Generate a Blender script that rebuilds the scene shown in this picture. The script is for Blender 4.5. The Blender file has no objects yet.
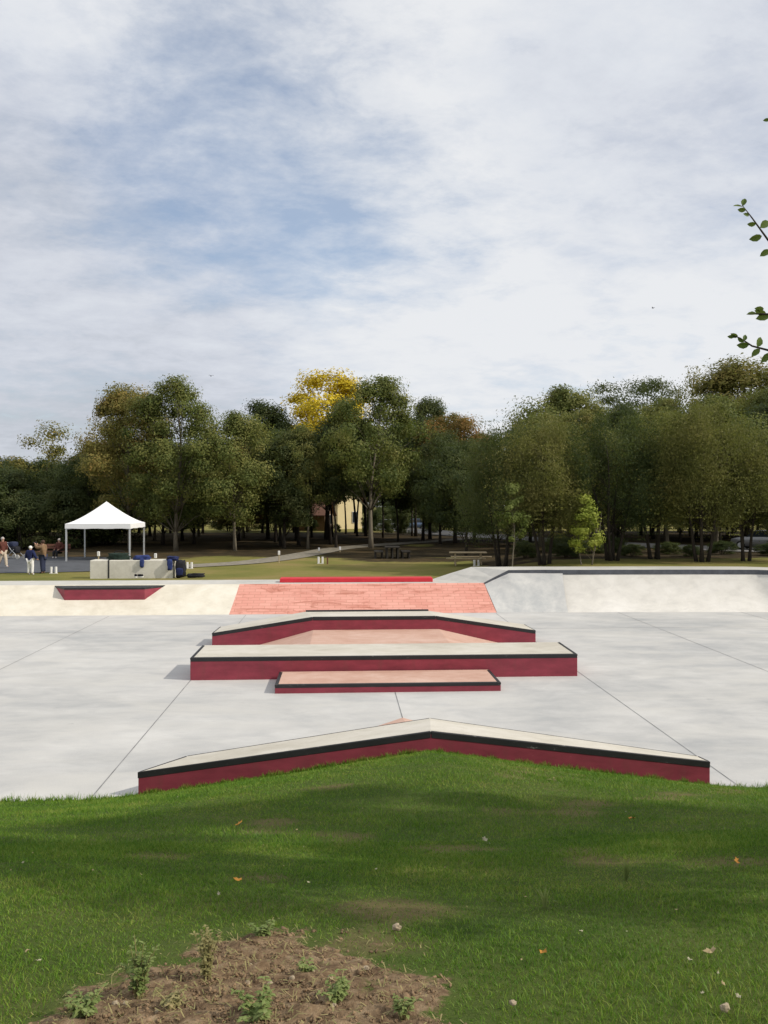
import bpy, bmesh, math, random
import numpy as np
from mathutils import Vector, Matrix, noise as mnoise
random.seed(7)
RNG = np.random.default_rng(11)
R = math.radians
scene = bpy.context.scene
COL = scene.collection
YAW = R(3)
CY, SY = math.cos(YAW), math.sin(YAW)

# ------------------------------------------------------------------ helpers
def W(u, v):
    """skate park axes (u right, v away) to world x, y"""
    return u * CY - v * SY, u * SY + v * CY

def UV(x, y):
    return x * CY + y * SY, -x * SY + y * CY

def bear(x, d):
    """metres to the right of the view axis of something seen at column x, d metres away"""
    return (x - 384.0) * d / 827.0

def sm(a, b, t):
    t = np.clip((t - a) / (b - a), 0, 1)
    return t * t * (3 - 2 * t)

def tag(o, label=None, cat=None, group=None, kind=None):
    if label: o['label'] = label
    if cat: o['category'] = cat
    if group: o['group'] = group
    if kind: o['kind'] = kind
    return o

def thing(name, label, cat, loc=(0, 0, 0), rz=0.0, group=None):
    o = bpy.data.objects.new(name, None)
    o.empty_display_size = 0.2
    COL.objects.link(o)
    o.location = loc
    o.rotation_euler = (0, 0, rz)
    return tag(o, label, cat, group)

def sthing(name, label, cat, u, v, z=0.0, group=None):
    x, y = W(u, v)
    return thing(name, label, cat, (x, y, z), YAW, group)

def link(name, me, m=None, parent=None, smooth=False):
    if m is not None:
        me.materials.clear()
        me.materials.append(m)
    if smooth:
        me.polygons.foreach_set('use_smooth', np.ones(len(me.polygons), dtype=bool))
    o = bpy.data.objects.new(name, me)
    COL.objects.link(o)
    if parent is not None:
        o.parent = parent
    return o

def pym(name, verts, faces):
    me = bpy.data.meshes.new(name)
    me.from_pydata([tuple(map(float, p)) for p in verts], [], [tuple(map(int, f)) for f in faces])
    me.update()
    return me

def npm(name, V, F):
    """fast mesh of equal sided faces"""
    V = np.asarray(V, dtype=np.float32); F = np.asarray(F, dtype=np.int32)
    me = bpy.data.meshes.new(name)
    me.vertices.add(len(V)); me.vertices.foreach_set('co', V.ravel())
    k = F.shape[1]
    me.loops.add(F.size); me.loops.foreach_set('vertex_index', F.ravel())
    me.polygons.add(len(F))
    me.polygons.foreach_set('loop_start', np.arange(0, F.size, k, dtype=np.int32))
    me.polygons.foreach_set('loop_total', np.full(len(F), k, dtype=np.int32))
    me.update(calc_edges=True)
    return me

class MB:
    """collects shapes and links them as one mesh object"""
    def __init__(s): s.v = []; s.f = []
    def add(s, vs, fs):
        n = len(s.v); s.v += [tuple(p) for p in vs]; s.f += [tuple(i + n for i in f) for f in fs]; return s
    def box(s, x0, x1, y0, y1, z0, z1):
        return s.add([(x0,y0,z0),(x1,y0,z0),(x1,y1,z0),(x0,y1,z0),(x0,y0,z1),(x1,y0,z1),(x1,y1,z1),(x0,y1,z1)],
                     [(3,2,1,0),(4,5,6,7),(0,1,5,4),(1,2,6,5),(2,3,7,6),(3,0,4,7)])
    def prism(s, ring, zlo, zhi, split=None):
        """ring of (x,y,z); zlo, zhi: functions or numbers relative (zhi added to z, zlo absolute if number)"""
        n = len(ring)
        top = [(p[0], p[1], p[2] + zhi) for p in ring]
        bot = [(p[0], p[1], zlo(p) if callable(zlo) else zlo) for p in ring]
        caps = split or [tuple(range(n))]
        fs = [tuple(c) for c in caps] + [tuple(n + i for i in reversed(c)) for c in caps]
        for i in range(n):
            j = (i + 1) % n
            fs.append((i, n + i, n + j, j))
        return s.add(top + bot, fs)
    def tube(s, pts, rad, n=7, cap=True):
        pts = [Vector(p) for p in pts]
        if not hasattr(rad, '__len__'): rad = [rad] * len(pts)
        vs = []; fs = []
        up = Vector((0.13, 0.31, 0.94))
        for i, p in enumerate(pts):
            a = pts[max(0, i - 1)]; b = pts[min(len(pts) - 1, i + 1)]
            t = (b - a).normalized()
            ref = up if abs(t.dot(up)) < 0.95 else Vector((1, 0, 0))
            e1 = t.cross(ref).normalized(); e2 = t.cross(e1)
            for k in range(n):
                an = 2 * math.pi * k / n
                vs.append(p + (e1 * math.cos(an) + e2 * math.sin(an)) * rad[i])
        for i in range(len(pts) - 1):
            for k in range(n):
                k2 = (k + 1) % n
                fs.append((i*n+k, i*n+k2, (i+1)*n+k2, (i+1)*n+k))
        if cap:
            fs.append(tuple(range(n - 1, -1, -1))); fs.append(tuple((len(pts)-1)*n + k for k in range(n)))
        return s.add([tuple(v) for v in vs], fs)
    def ball(s, c, r, seg=10, rings=7, jit=0.0, seed=0):
        rx, ry, rz = r if hasattr(r, '__len__') else (r, r, r)
        rr = random.Random(seed)
        vs = [(c[0], c[1], c[2] + rz)]
        for i in range(1, rings):
            th = math.pi * i / rings
            for k in range(seg):
                ph = 2 * math.pi * k / seg
                q = 1 + jit * (rr.random() - .5) * 2
                vs.append((c[0] + rx*q*math.sin(th)*math.cos(ph), c[1] + ry*q*math.sin(th)*math.sin(ph), c[2] + rz*q*math.cos(th)))
        vs.append((c[0], c[1], c[2] - rz))
        fs = [(0, 1 + k, 1 + (k + 1) % seg) for k in range(seg)]
        for i in range(rings - 2):
            for k in range(seg):
                a = 1 + i*seg + k; b = 1 + i*seg + (k+1) % seg
                fs.append((a, a + seg, b + seg, b))
        L = len(vs) - 1
        fs += [(L, 1 + (rings-2)*seg + (k+1) % seg, 1 + (rings-2)*seg + k) for k in range(seg)]
        return s.add(vs, fs)
    def build(s, name, m=None, parent=None, smooth=False, bevel=0.0, seg=1):
        me = pym(name, s.v, s.f)
        bm = bmesh.new(); bm.from_mesh(me)
        bmesh.ops.recalc_face_normals(bm, faces=bm.faces)
        if bevel > 0:
            es = [e for e in bm.edges if len(e.link_faces) == 2 and e.calc_face_angle(0) > 0.5]
            bmesh.ops.bevel(bm, geom=es, offset=bevel, segments=seg, affect='EDGES', profile=0.6, clamp_overlap=True)
        bm.to_mesh(me); bm.free()
        return link(name, me, m, parent, smooth)

# ------------------------------------------------------------------ materials
def newmat(name):
    m = bpy.data.materials.new(name); m.use_nodes = True
    nt = m.node_tree
    for n in list(nt.nodes): nt.nodes.remove(n)
    out = nt.nodes.new('ShaderNodeOutputMaterial')
    b = nt.nodes.new('ShaderNodeBsdfPrincipled')
    nt.links.new(b.outputs[0], out.inputs[0])
    b.inputs['Specular IOR Level'].default_value = 0.3
    return m, nt, b, out

def N(nt, t, **kw):
    n = nt.nodes.new(t)
    for k, v in kw.items():
        if k.startswith('i_'):
            key = k[2:]
            key = int(key) if key.isdigit() else key.replace('_', ' ')
            n.inputs[key].default_value = v
        else:
            setattr(n, k, v)
    return n

def ramp(nt, fac, stops):
    r = nt.nodes.new('ShaderNodeValToRGB')
    el = r.color_ramp.elements
    while len(el) < len(stops): el.new(0.5)
    for e, (p, c) in zip(el, stops):
        e.position = p
        e.color = (c[0], c[1], c[2], 1) if hasattr(c, '__len__') else (c, c, c, 1)
    nt.links.new(fac, r.inputs[0])
    return r.outputs[0]

def mixc(nt, fac, a, b, mode='MIX'):
    n = nt.nodes.new('ShaderNodeMix'); n.data_type = 'RGBA'; n.blend_type = mode
    for sock, val in ((n.inputs[0], fac), (n.inputs[6], a), (n.inputs[7], b)):
        if hasattr(val, 'is_output'): nt.links.new(val, sock)
        elif hasattr(val, '__len__'): sock.default_value = (val[0], val[1], val[2], 1)
        else: sock.default_value = val
    return n.outputs[2]

def math_(nt, op, a, b=None, clamp=False):
    n = nt.nodes.new('ShaderNodeMath'); n.operation = op; n.use_clamp = clamp
    for i, val in enumerate((a, b)):
        if val is None: continue
        if hasattr(val, 'is_output'): nt.links.new(val, n.inputs[i])
        else: n.inputs[i].default_value = val
    return n.outputs[0]

def noise(nt, vec, scale, detail=4.0, rough=0.55, dist=0.0):
    n = N(nt, 'ShaderNodeTexNoise')
    n.inputs['Scale'].default_value = scale; n.inputs['Detail'].default_value = detail
    n.inputs['Roughness'].default_value = rough; n.inputs['Distortion'].default_value = dist
    if vec is not None: nt.links.new(vec, n.inputs['Vector'])
    return n.outputs[0]

def bump(nt, b, h, strength=0.3, dist=0.02):
    n = N(nt, 'ShaderNodeBump'); n.inputs['Strength'].default_value = strength; n.inputs['Distance'].default_value = dist
    nt.links.new(h, n.inputs['Height']); nt.links.new(n.outputs[0], b.inputs['Normal'])

def objvec(nt, sx=1, sy=1, sz=1):
    t = N(nt, 'ShaderNodeTexCoord')
    mp = N(nt, 'ShaderNodeMapping'); mp.inputs['Scale'].default_value = (sx, sy, sz)
    nt.links.new(t.outputs['Object'], mp.inputs['Vector'])
    return mp.outputs[0]

def plain(name, c, rough=0.6, metal=0.0, var=0.18, scale=6.0, bmp=0.0, stretch=(1, 1, 1)):
    m, nt, b, out = newmat(name)
    v = objvec(nt, *stretch)
    f = noise(nt, v, scale, 5, 0.6)
    lo = [x * (1 - var) for x in c]; hi = [min(1, x * (1 + var)) for x in c]
    nt.links.new(ramp(nt, f, [(0.3, lo), (0.7, hi)]), b.inputs['Base Color'])
    b.inputs['Roughness'].default_value = rough; b.inputs['Metallic'].default_value = metal
    if bmp: bump(nt, b, noise(nt, v, scale * 6, 3), bmp)
    return m

def concrete(name, c, dark, light, big=0.25, stretch=(1, 1, 1), joints=False, warm=None, speck=0.5):
    m, nt, b, out = newmat(name)
    v = objvec(nt, *stretch)
    f1 = noise(nt, v, big, 6, 0.62, 0.6)
    f2 = noise(nt, v, big * 5, 6, 0.65, 0.3)
    f3 = noise(nt, objvec(nt), 45.0, 3, 0.6)
    col = ramp(nt, f1, [(0.36, dark), (0.5, c), (0.64, light)])
    col = mixc(nt, 0.42, col, ramp(nt, f2, [(0.36, dark), (0.52, c), (0.64, light)]))
    if warm:
        f4 = noise(nt, objvec(nt, 0.6, 1.6, 1), big * 2.2, 4, 0.6, 0.8)
        col = mixc(nt, ramp(nt, f4, [(0.48, 0.0), (0.7, 0.75)]), col, warm)
    col = mixc(nt, speck, col, ramp(nt, f3, [(0.2, 0.32), (0.5, 0.5), (0.8, 0.62)]), 'SOFT_LIGHT')
    # small dark marks left by wheels and water
    vm = objvec(nt, 0.5, 2.2, 1)
    mk = ramp(nt, noise(nt, vm, 1.3, 7, 0.75, 1.2), [(0.62, 0.0), (0.72, 0.4)])
    col = mixc(nt, mk, col, [x * 0.62 for x in dark])
    nt.links.new(col, b.inputs['Base Color'])
    b.inputs['Roughness'].default_value = 0.8
    bump(nt, b, f3, 0.15, 0.01)
    return m

M = {}
M['floor'] = concrete('floor_concrete', (0.485, 0.478, 0.46), (0.36, 0.365, 0.365), (0.585, 0.575, 0.55), 0.2, (0.75, 1.2, 1), warm=(0.54, 0.525, 0.49))
M['cream'] = concrete('cream_concrete', (0.69, 0.64, 0.53), (0.58, 0.53, 0.43), (0.75, 0.71, 0.61), 0.5, (0.8, 1, 1))
M['grey'] = concrete('grey_concrete', (0.53, 0.525, 0.505), (0.40, 0.41, 0.41), (0.64, 0.625, 0.59), 0.45)
M['pale'] = concrete('pale_concrete', (0.64, 0.615, 0.565), (0.52, 0.50, 0.465), (0.71, 0.685, 0.64), 0.45, (0.7, 1, 1))
M['deck'] = concrete('deck_concrete', (0.52, 0.505, 0.46), (0.44, 0.43, 0.40), (0.58, 0.56, 0.52), 0.5)
M['top'] = concrete('ledge_top_concrete', (0.55, 0.515, 0.44), (0.45, 0.415, 0.345), (0.62, 0.585, 0.52), 0.7, (0.6, 1.4, 1))
M['pinktop'] = concrete('pink_concrete', (0.55, 0.355, 0.275), (0.47, 0.28, 0.21), (0.61, 0.43, 0.35), 0.6, (0.8, 1.3, 1))
M['red'] = plain('red_paint', (0.285, 0.044, 0.068), 0.6, 0, 0.16, 2.2, 0.08, (1, 1, 2.5))
M['brightred'] = plain('bright_red_paint', (0.60, 0.035, 0.05), 0.5, 0, 0.1, 3)
M['steel'] = plain('black_steel', (0.022, 0.022, 0.024), 0.45, 0.0, 0.5, 4, 0.05, (1, 1, 6))
M['coping'] = plain('dark_coping', (0.085, 0.09, 0.105), 0.5, 0.0, 0.3, 3)
M['joint'] = plain('joint_filler', (0.22, 0.22, 0.22), 0.9, 0, 0.4, 2)
M['white'] = plain('white_canvas', (0.82, 0.82, 0.82), 0.7, 0, 0.03, 3)
M['whitepaint'] = plain('white_paint', (0.75, 0.74, 0.72), 0.6, 0, 0.08, 20)
M['pole'] = plain('grey_aluminium', (0.55, 0.56, 0.57), 0.4, 0.4, 0.05, 5)
M['block'] = concrete('block_concrete', (0.62, 0.59, 0.51), (0.53, 0.50, 0.43), (0.68, 0.65, 0.57), 1.2)
M['asphalt'] = plain('asphalt', (0.085, 0.09, 0.10), 0.9, 0, 0.25, 1.4, 0.2)
M['street'] = plain('pale_street', (0.22, 0.21, 0.20), 0.9, 0, 0.2, 0.6, 0.2)
M['gravel'] = plain('gravel', (0.23, 0.205, 0.16), 0.95, 0, 0.3, 3.5, 0.4)
M['wood'] = plain('weathered_wood', (0.40, 0.32, 0.20), 0.8, 0, 0.3, 5, 0.2, (1, 8, 8))
M['darkwood'] = plain('dark_wood', (0.035, 0.030, 0.024), 0.8, 0, 0.3, 5, 0.2, (1, 8, 8))
M['redwood'] = plain('red_brown_wood', (0.16, 0.07, 0.045), 0.7, 0, 0.25, 5)
M['skin'] = plain('skin', (0.52, 0.30, 0.21), 0.55, 0, 0.06, 12)
M['hair'] = plain('brown_hair', (0.055, 0.03, 0.018), 0.7, 0, 0.3, 25)
M['greyhair'] = plain('grey_hair', (0.42, 0.38, 0.35), 0.7, 0, 0.2, 25)
M['navy'] = plain('navy_cloth', (0.012, 0.018, 0.07), 0.85, 0, 0.3, 9)
M['blue'] = plain('blue_cloth', (0.025, 0.04, 0.14), 0.85, 0, 0.3, 9)
M['denim'] = plain('dark_denim', (0.028, 0.035, 0.07), 0.85, 0, 0.3, 9)
M['tan'] = plain('tan_cloth', (0.20, 0.125, 0.07), 0.85, 0, 0.25, 9)
M['beige'] = plain('beige_cloth', (0.50, 0.42, 0.32), 0.85, 0, 0.12, 9)
M['whitecloth'] = plain('white_cloth', (0.78, 0.76, 0.73), 0.85, 0, 0.08, 9)
M['brick_red_cloth'] = plain('brown_red_cloth', (0.10, 0.032, 0.022), 0.85, 0, 0.3, 9)
M['blackcloth'] = plain('black_cloth', (0.016, 0.016, 0.02), 0.8, 0, 0.4, 9)
M['greencloth'] = plain('dark_green_cloth', (0.012, 0.026, 0.018), 0.8, 0, 0.5, 9)
M['rubber'] = plain('rubber', (0.02, 0.02, 0.02), 0.7, 0, 0.2, 10)
M['greycar'] = plain('grey_car_paint', (0.22, 0.22, 0.22), 0.3, 0.5, 0.04, 3)
M['bluecar'] = plain('blue_car_paint', (0.10, 0.14, 0.22), 0.3, 0.4, 0.04, 3)
M['glass'] = plain('dark_glass', (0.02, 0.025, 0.03), 0.08, 0, 0.1, 3)
M['housewall'] = plain('cream_render', (0.62, 0.52, 0.30), 0.9, 0, 0.06, 1)
M['shedwall'] = plain('brown_brick', (0.20, 0.13, 0.085), 0.9, 0, 0.2, 4)
M['tile'] = plain('brown_roof_tile', (0.15, 0.075, 0.05), 0.85, 0, 0.25, 5, 0.3, (1, 5, 1))
M['frame'] = plain('window_frame', (0.5, 0.48, 0.44), 0.6, 0, 0.05, 3)
M['stone'] = plain('pale_stone', (0.36, 0.29, 0.20), 0.9, 0, 0.2, 30, 0.2)
M['dryleaf'] = plain('dry_leaf', (0.36, 0.28, 0.15), 0.8, 0, 0.3, 30)
M['orangeleaf'] = plain('orange_leaf', (0.48, 0.22, 0.035), 0.7, 0, 0.3, 30)
M['paleleaf'] = plain('pale_leaf', (0.36, 0.33, 0.22), 0.8, 0, 0.2, 30)
M['bird'] = plain('bird_feathers', (0.03, 0.03, 0.035), 0.9, 0, 0.2, 10)

def worn(name, c, wearc, sc, lo, hi, rough, dirt=None):
    m, nt, b, out = newmat(name)
    v = objvec(nt, 0.7, 1, 2.0)
    base = ramp(nt, noise(nt, v, 2.0, 6, 0.65), [(0.35, [x * .82 for x in c]), (0.65, [min(1, x * 1.18) for x in c])])
    if dirt:
        base = mixc(nt, ramp(nt, noise(nt, objvec(nt, 2.5, 2.5, 0.5), 1.8, 6, 0.7), [(0.5, 0.0), (0.68, 0.5)]), base, dirt)
    sp = ramp(nt, noise(nt, objvec(nt, 1, 1, 4), sc, 8, 0.78, 0.6), [(lo, 0.0), (hi, 0.85)])
    nt.links.new(mixc(nt, sp, base, wearc), b.inputs['Base Color'])
    b.inputs['Roughness'].default_value = rough
    bump(nt, b, noise(nt, objvec(nt), 40, 3), 0.12, 0.01)
    return m
M['red'] = worn('worn_red_paint', (0.25, 0.040, 0.060), (0.42, 0.20, 0.19), 5.0, 0.66, 0.72, 0.6, (0.20, 0.05, 0.055))
M['steel'] = worn('worn_black_steel', (0.024, 0.024, 0.026), (0.26, 0.25, 0.24), 3.5, 0.60, 0.70, 0.5)

def brickmat():
    m, nt, b, out = newmat('pink_stamped_brick')
    t = N(nt, 'ShaderNodeTexCoord')
    mp = N(nt, 'ShaderNodeMapping'); nt.links.new(t.outputs['UV'], mp.inputs['Vector'])
    br = N(nt, 'ShaderNodeTexBrick'); nt.links.new(mp.outputs[0], br.inputs['Vector'])
    br.inputs['Scale'].default_value = 1.0
    br.inputs['Brick Width'].default_value = 0.50; br.inputs['Row Height'].default_value = 0.20
    br.inputs['Mortar Size'].default_value = 0.016; br.inputs['Mortar Smooth'].default_value = 0.3
    br.inputs['Color1'].default_value = (0.71, 0.345, 0.275, 1); br.inputs['Color2'].default_value = (0.63, 0.275, 0.215, 1)
    br.inputs['Mortar'].default_value = (0.50, 0.22, 0.16, 1)
    v = objvec(nt, 0.35, 1.5, 1.5)
    st = ramp(nt, noise(nt, v, 1.5, 8, 0.75, 0.9), [(0.53, 0.0), (0.66, 0.7)])
    lt = ramp(nt, noise(nt, objvec(nt), 0.7, 5, 0.6), [(0.4, 0.0), (0.75, 0.4)])
    col = mixc(nt, lt, br.outputs[0], (0.74, 0.41, 0.33))
    col = mixc(nt, st, col, (0.33, 0.10, 0.055))
    nt.links.new(col, b.inputs['Base Color'])
    b.inputs['Roughness'].default_value = 0.75
    bump(nt, b, br.outputs[1], -0.25, 0.01)
    return m
M['brick'] = brickmat()

def leafmat(name, cols, trans=0.38, scale=0.45, dark=0.0):
    m, nt, b, out = newmat(name)
    g = N(nt, 'ShaderNodeNewGeometry')
    oi = N(nt, 'ShaderNodeObjectInfo')
    t = N(nt, 'ShaderNodeTexCoord')
    cl = noise(nt, t.outputs['Object'], scale, 3, 0.6)
    f = math_(nt, 'ADD', math_(nt, 'MULTIPLY', g.outputs['Random Per Island'], 0.3), math_(nt, 'MULTIPLY', cl, 1.35))
    f = math_(nt, 'ADD', f, math_(nt, 'MULTIPLY', oi.outputs['Random'], 0.22))
    f = math_(nt, 'SUBTRACT', f, 0.45, True)
    k = len(cols)
    col = ramp(nt, f, [(0.12 + 0.76 * i / (k - 1), c) for i, c in enumerate(cols)])
    nt.links.new(col, b.inputs['Base Color'])
    b.inputs['Roughness'].default_value = 0.55
    b.inputs['Specular IOR Level'].default_value = 0.12
    tr = N(nt, 'ShaderNodeBsdfTranslucent'); nt.links.new(mixc(nt, 0.5, col, (0.16, 0.2, 0.02)), tr.inputs[0])
    mx = N(nt, 'ShaderNodeMixShader'); mx.inputs[0].default_value = trans
    nt.links.new(b.outputs[0], mx.inputs[1]); nt.links.new(tr.outputs[0], mx.inputs[2])
    nt.links.new(mx.outputs[0], out.inputs[0])
    return m
L = {}
L['olive'] = leafmat('leaf_olive', [(0.103, 0.111, 0.031), (0.188, 0.177, 0.050), (0.281, 0.230, 0.068), (0.410, 0.261, 0.085)])
L['green'] = leafmat('leaf_green', [(0.074, 0.105, 0.033), (0.140, 0.163, 0.046), (0.233, 0.230, 0.067), (0.327, 0.273, 0.094)])
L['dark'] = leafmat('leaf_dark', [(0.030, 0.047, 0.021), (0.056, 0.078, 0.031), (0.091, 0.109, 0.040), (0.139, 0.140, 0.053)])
L['brown'] = leafmat('leaf_brown', [(0.078, 0.070, 0.028), (0.157, 0.120, 0.040), (0.267, 0.160, 0.049), (0.423, 0.200, 0.060)])
L['yellow'] = leafmat('leaf_yellow', [(0.46, 0.33, 0.02), (0.64, 0.48, 0.03), (0.76, 0.58, 0.045), (0.82, 0.66, 0.09)], 0.3)
L['feather'] = leafmat('leaf_feather', [(0.079, 0.086, 0.030), (0.139, 0.143, 0.043), (0.204, 0.191, 0.061), (0.278, 0.242, 0.091)])
L['lime'] = leafmat('leaf_lime', [(0.16, 0.20, 0.03), (0.27, 0.33, 0.05), (0.38, 0.42, 0.08), (0.46, 0.44, 0.12)], 0.35)
L['twig'] = leafmat('leaf_near', [(0.07, 0.12, 0.03), (0.115, 0.17, 0.045), (0.16, 0.21, 0.055), (0.20, 0.23, 0.07)], 0.3, 2.0)
L['weed'] = leafmat('leaf_weed', [(0.12, 0.17, 0.05), (0.20, 0.26, 0.08), (0.28, 0.33, 0.12), (0.37, 0.37, 0.17)], 0.3, 6.0)
L['weeddry'] = leafmat('leaf_weed_dry', [(0.20, 0.19, 0.08), (0.30, 0.28, 0.12), (0.38, 0.32, 0.15), (0.44, 0.33, 0.17)], 0.3, 6.0)
M['bark'] = plain('bark_dark', (0.040, 0.032, 0.024), 0.9, 0, 0.35, 3, 0.5, (4, 4, 0.6))
M['palebark'] = plain('bark_pale', (0.17, 0.145, 0.105), 0.9, 0, 0.3, 3, 0.5, (4, 4, 0.6))

def groundmat():
    m, nt, b, out = newmat('ground_surface')
    t = N(nt, 'ShaderNodeTexCoord'); v = t.outputs['Object']
    def at(nm):
        a = N(nt, 'ShaderNodeAttribute'); a.attribute_name = nm; return a.outputs['Fac']
    # close lawn
    n1 = noise(nt, v, 0.8, 5, 0.6); n2 = noise(nt, v, 30, 4, 0.7)
    lawn = ramp(nt, n1, [(0.3, (0.05, 0.085, 0.016)), (0.6, (0.085, 0.11, 0.026)), (0.8, (0.15, 0.12, 0.055))])
    # far lawn: olive and dry
    far = ramp(nt, noise(nt, v, 0.25, 6, 0.65), [(0.3, (0.13, 0.14, 0.035)), (0.5, (0.19, 0.175, 0.05)), (0.72, (0.27, 0.20, 0.085))])
    lawn = mixc(nt, math_(nt, 'MULTIPLY', at('thin'), 0.8), lawn, (0.19, 0.135, 0.07))
    col = mixc(nt, at('far'), lawn, far)
    # leaf litter and bare soil under the wood
    lit = ramp(nt, noise(nt, v, 0.5, 8, 0.7), [(0.3, (0.022, 0.018, 0.010)), (0.5, (0.05, 0.038, 0.020)), (0.7, (0.11, 0.072, 0.032))])
    lf = math_(nt, 'ADD', at('litter'), math_(nt, 'MULTIPLY', math_(nt, 'SUBTRACT', noise(nt, v, 0.22, 5, 0.65), 0.5), 1.6))
    col = mixc(nt, ramp(nt, lf, [(0.4, 0.0), (0.6, 1.0)]), col, lit)
    # soil patch in the foreground
    soil = ramp(nt, noise(nt, v, 14, 8, 0.7), [(0.3, (0.085, 0.052, 0.03)), (0.5, (0.20, 0.135, 0.078)), (0.7, (0.34, 0.25, 0.155))])
    sf = math_(nt, 'ADD', at('soil'), math_(nt, 'MULTIPLY', math_(nt, 'SUBTRACT', noise(nt, v, 6, 7, 0.75), 0.5), 1.8))
    col = mixc(nt, ramp(nt, sf, [(0.42, 0.0), (0.58, 1.0)]), col, soil)
    nt.links.new(mixc(nt, 0.5, col, ramp(nt, n2, [(0.25, 0.25), (0.75, 0.75)]), 'SOFT_LIGHT'), b.inputs['Base Color'])
    b.inputs['Roughness'].default_value = 0.95; b.inputs['Specular IOR Level'].default_value = 0.1
    bump(nt, b, noise(nt, v, 22, 6, 0.7), 0.7, 0.03)
    return m
M['ground'] = groundmat()

def grassmat():
    m, nt, b, out = newmat('grass_blades')
    g = N(nt, 'ShaderNodeNewGeometry'); t = N(nt, 'ShaderNodeTexCoord')
    big = noise(nt, t.outputs['Object'], 0.9, 5, 0.65)
    sml = noise(nt, t.outputs['Object'], 4.0, 3, 0.6)
    f = math_(nt, 'ADD', math_(nt, 'MULTIPLY', g.outputs['Random Per Island'], 0.45), math_(nt, 'MULTIPLY', big, 0.75))
    f = math_(nt, 'ADD', f, math_(nt, 'MULTIPLY', sml, 0.35))
    f = math_(nt, 'SUBTRACT', f, 0.36, True)
    col = ramp(nt, f, [(0.10, (0.055, 0.142, 0.009)), (0.37, (0.110, 0.225, 0.016)), (0.57, (0.195, 0.295, 0.032)), (0.72, (0.30, 0.31, 0.07)), (0.88, (0.42, 0.33, 0.15))])
    nt.links.new(col, b.inputs['Base Color']); b.inputs['Roughness'].default_value = 0.5; b.inputs['Specular IOR Level'].default_value = 0.25
    tr = N(nt, 'ShaderNodeBsdfTranslucent'); nt.links.new(col, tr.inputs[0])
    mx = N(nt, 'ShaderNodeMixShader'); mx.inputs[0].default_value = 0.3
    nt.links.new(b.outputs[0], mx.inputs[1]); nt.links.new(tr.outputs[0], mx.inputs[2]); nt.links.new(mx.outputs[0], out.inputs[0])
    return m
M['grass'] = grassmat()

# ------------------------------------------------------------------ terrain
PV = np.array([-60, -12, 0, 2.5, 4, 6, 8, 10, 12, 13.3, 13.6, 14.0])
PZ = np.array([3.9, 3.7, 3.36, 3.08, 2.74, 2.20, 1.62, 1.02, 0.38, 0.0, -0.06, -0.35])

def ground_z(u, v):
    u = np.asarray(u, float); v = np.asarray(v, float)
    z = np.interp(v, PV, PZ)
    z = z + 0.70 * (np.sqrt(np.maximum(0, 1 - np.abs(u - 1.4) / 5.3) ** 2.3 + 0.0004) - 0.02) * sm(7.0, 13.0, v) * (1 - sm(13.55, 13.8, v))
    z = z + 0.035 * np.sin(u * 0.9 + 1.0) * np.sin(v * 0.8) * (1 - sm(11, 13, v)) * sm(-2, 2, v)
    inside = sm(13.5, 14.0, v) * (1 - sm(38.2, 38.8, v)) * (1 - sm(23.0, 24.0, np.abs(u - 0.5)))
    right = 1.62 - 0.5 * sm(47, 60, v)
    plat = 1.0 + 0.07 * sm(38, 39, v) * (1 - sm(39.5, 42, v))
    far = plat + (right - plat) * sm(6.8, 13, u)
    hi = sm(13.5, 34, v)
    outer = z * (1 - hi) + far * hi
    edge = sm(23.0, 24.0, np.abs(u - 0.5))
    z2 = np.where(v > 13.5, np.where(v > 30, outer, z * (1 - edge) + np.maximum(outer, 0.2) * edge), z)
    return np.where(inside > 0, z2 * (1 - inside) - 0.35 * inside, z2)

def gz(x, y):
    u, v = UV(x, y)
    return float(ground_z(u, v))

def graded(parts):
    out = []
    for a, b, st in parts:
        n = max(1, int(round((b - a) / st)))
        out += list(np.linspace(a, b, n, endpoint=False))
    out.append(parts[-1][1])
    return np.array(out)
gu = graded([(-420, -120, 30), (-120, -40, 5), (-40, -12, 1), (-12, -2.6, 0.2), (-2.6, 1.6, 0.03), (1.6, 12, 0.2), (12, 40, 1), (40, 120, 5), (120, 420, 30)])
gv = graded([(-300, -60, 30), (-60, -6, 3), (-6, 1.6, 0.4), (1.6, 4.6, 0.03), (4.6, 12.4, 0.2), (12.4, 14.4, 0.07), (14.4, 36, 1.2), (36, 40, 0.1), (40, 60, 0.4), (60, 140, 2), (140, 700, 28)])
GU, GV = np.meshgrid(gu, gv)

def soil_mask(u, v):
    # mound of dug earth in the near left of the lawn
    e = ((u + 0.36 - 0.14 * (v - 2.6)) / 0.66) ** 2 + ((v - 2.40) / 1.16) ** 2
    e = e + 0.30 * np.sin(u * 9 + 2.0 * np.sin(v * 6)) * np.sin(v * 8 + 1.3 * np.sin(u * 7)) + 0.12 * np.sin(u * 23 + v * 17) * np.sin(v * 27 - u * 11)
    return 1.0 - sm(0.35, 1.45, e)
GS = soil_mask(GU, GV)
GZ = ground_z(GU, GV)
nz = np.zeros_like(GZ)
for i in range(GU.shape[0]):
    if not (1.2 < gv[i] < 4.8): continue
    for j in range(GU.shape[1]):
        if GS[i, j] > 0.01:
            p = Vector((GU[i, j] * 5, GV[i, j] * 5, 0))
            nz[i, j] = 0.026 * mnoise.fractal(p * 2.4, 0.55, 2.3, 6) + 0.02
GZ = GZ + GS * nz
xs, ys = W(GU, GV)
H_, W_ = GU.shape
idx = np.arange(H_ * W_).reshape(H_, W_)
F = np.stack([idx[:-1, :-1], idx[:-1, 1:], idx[1:, 1:], idx[1:, :-1]], -1).reshape(-1, 4)
me = npm('ground', np.stack([xs, ys, GZ], -1).reshape(-1, 3), F)
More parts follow.
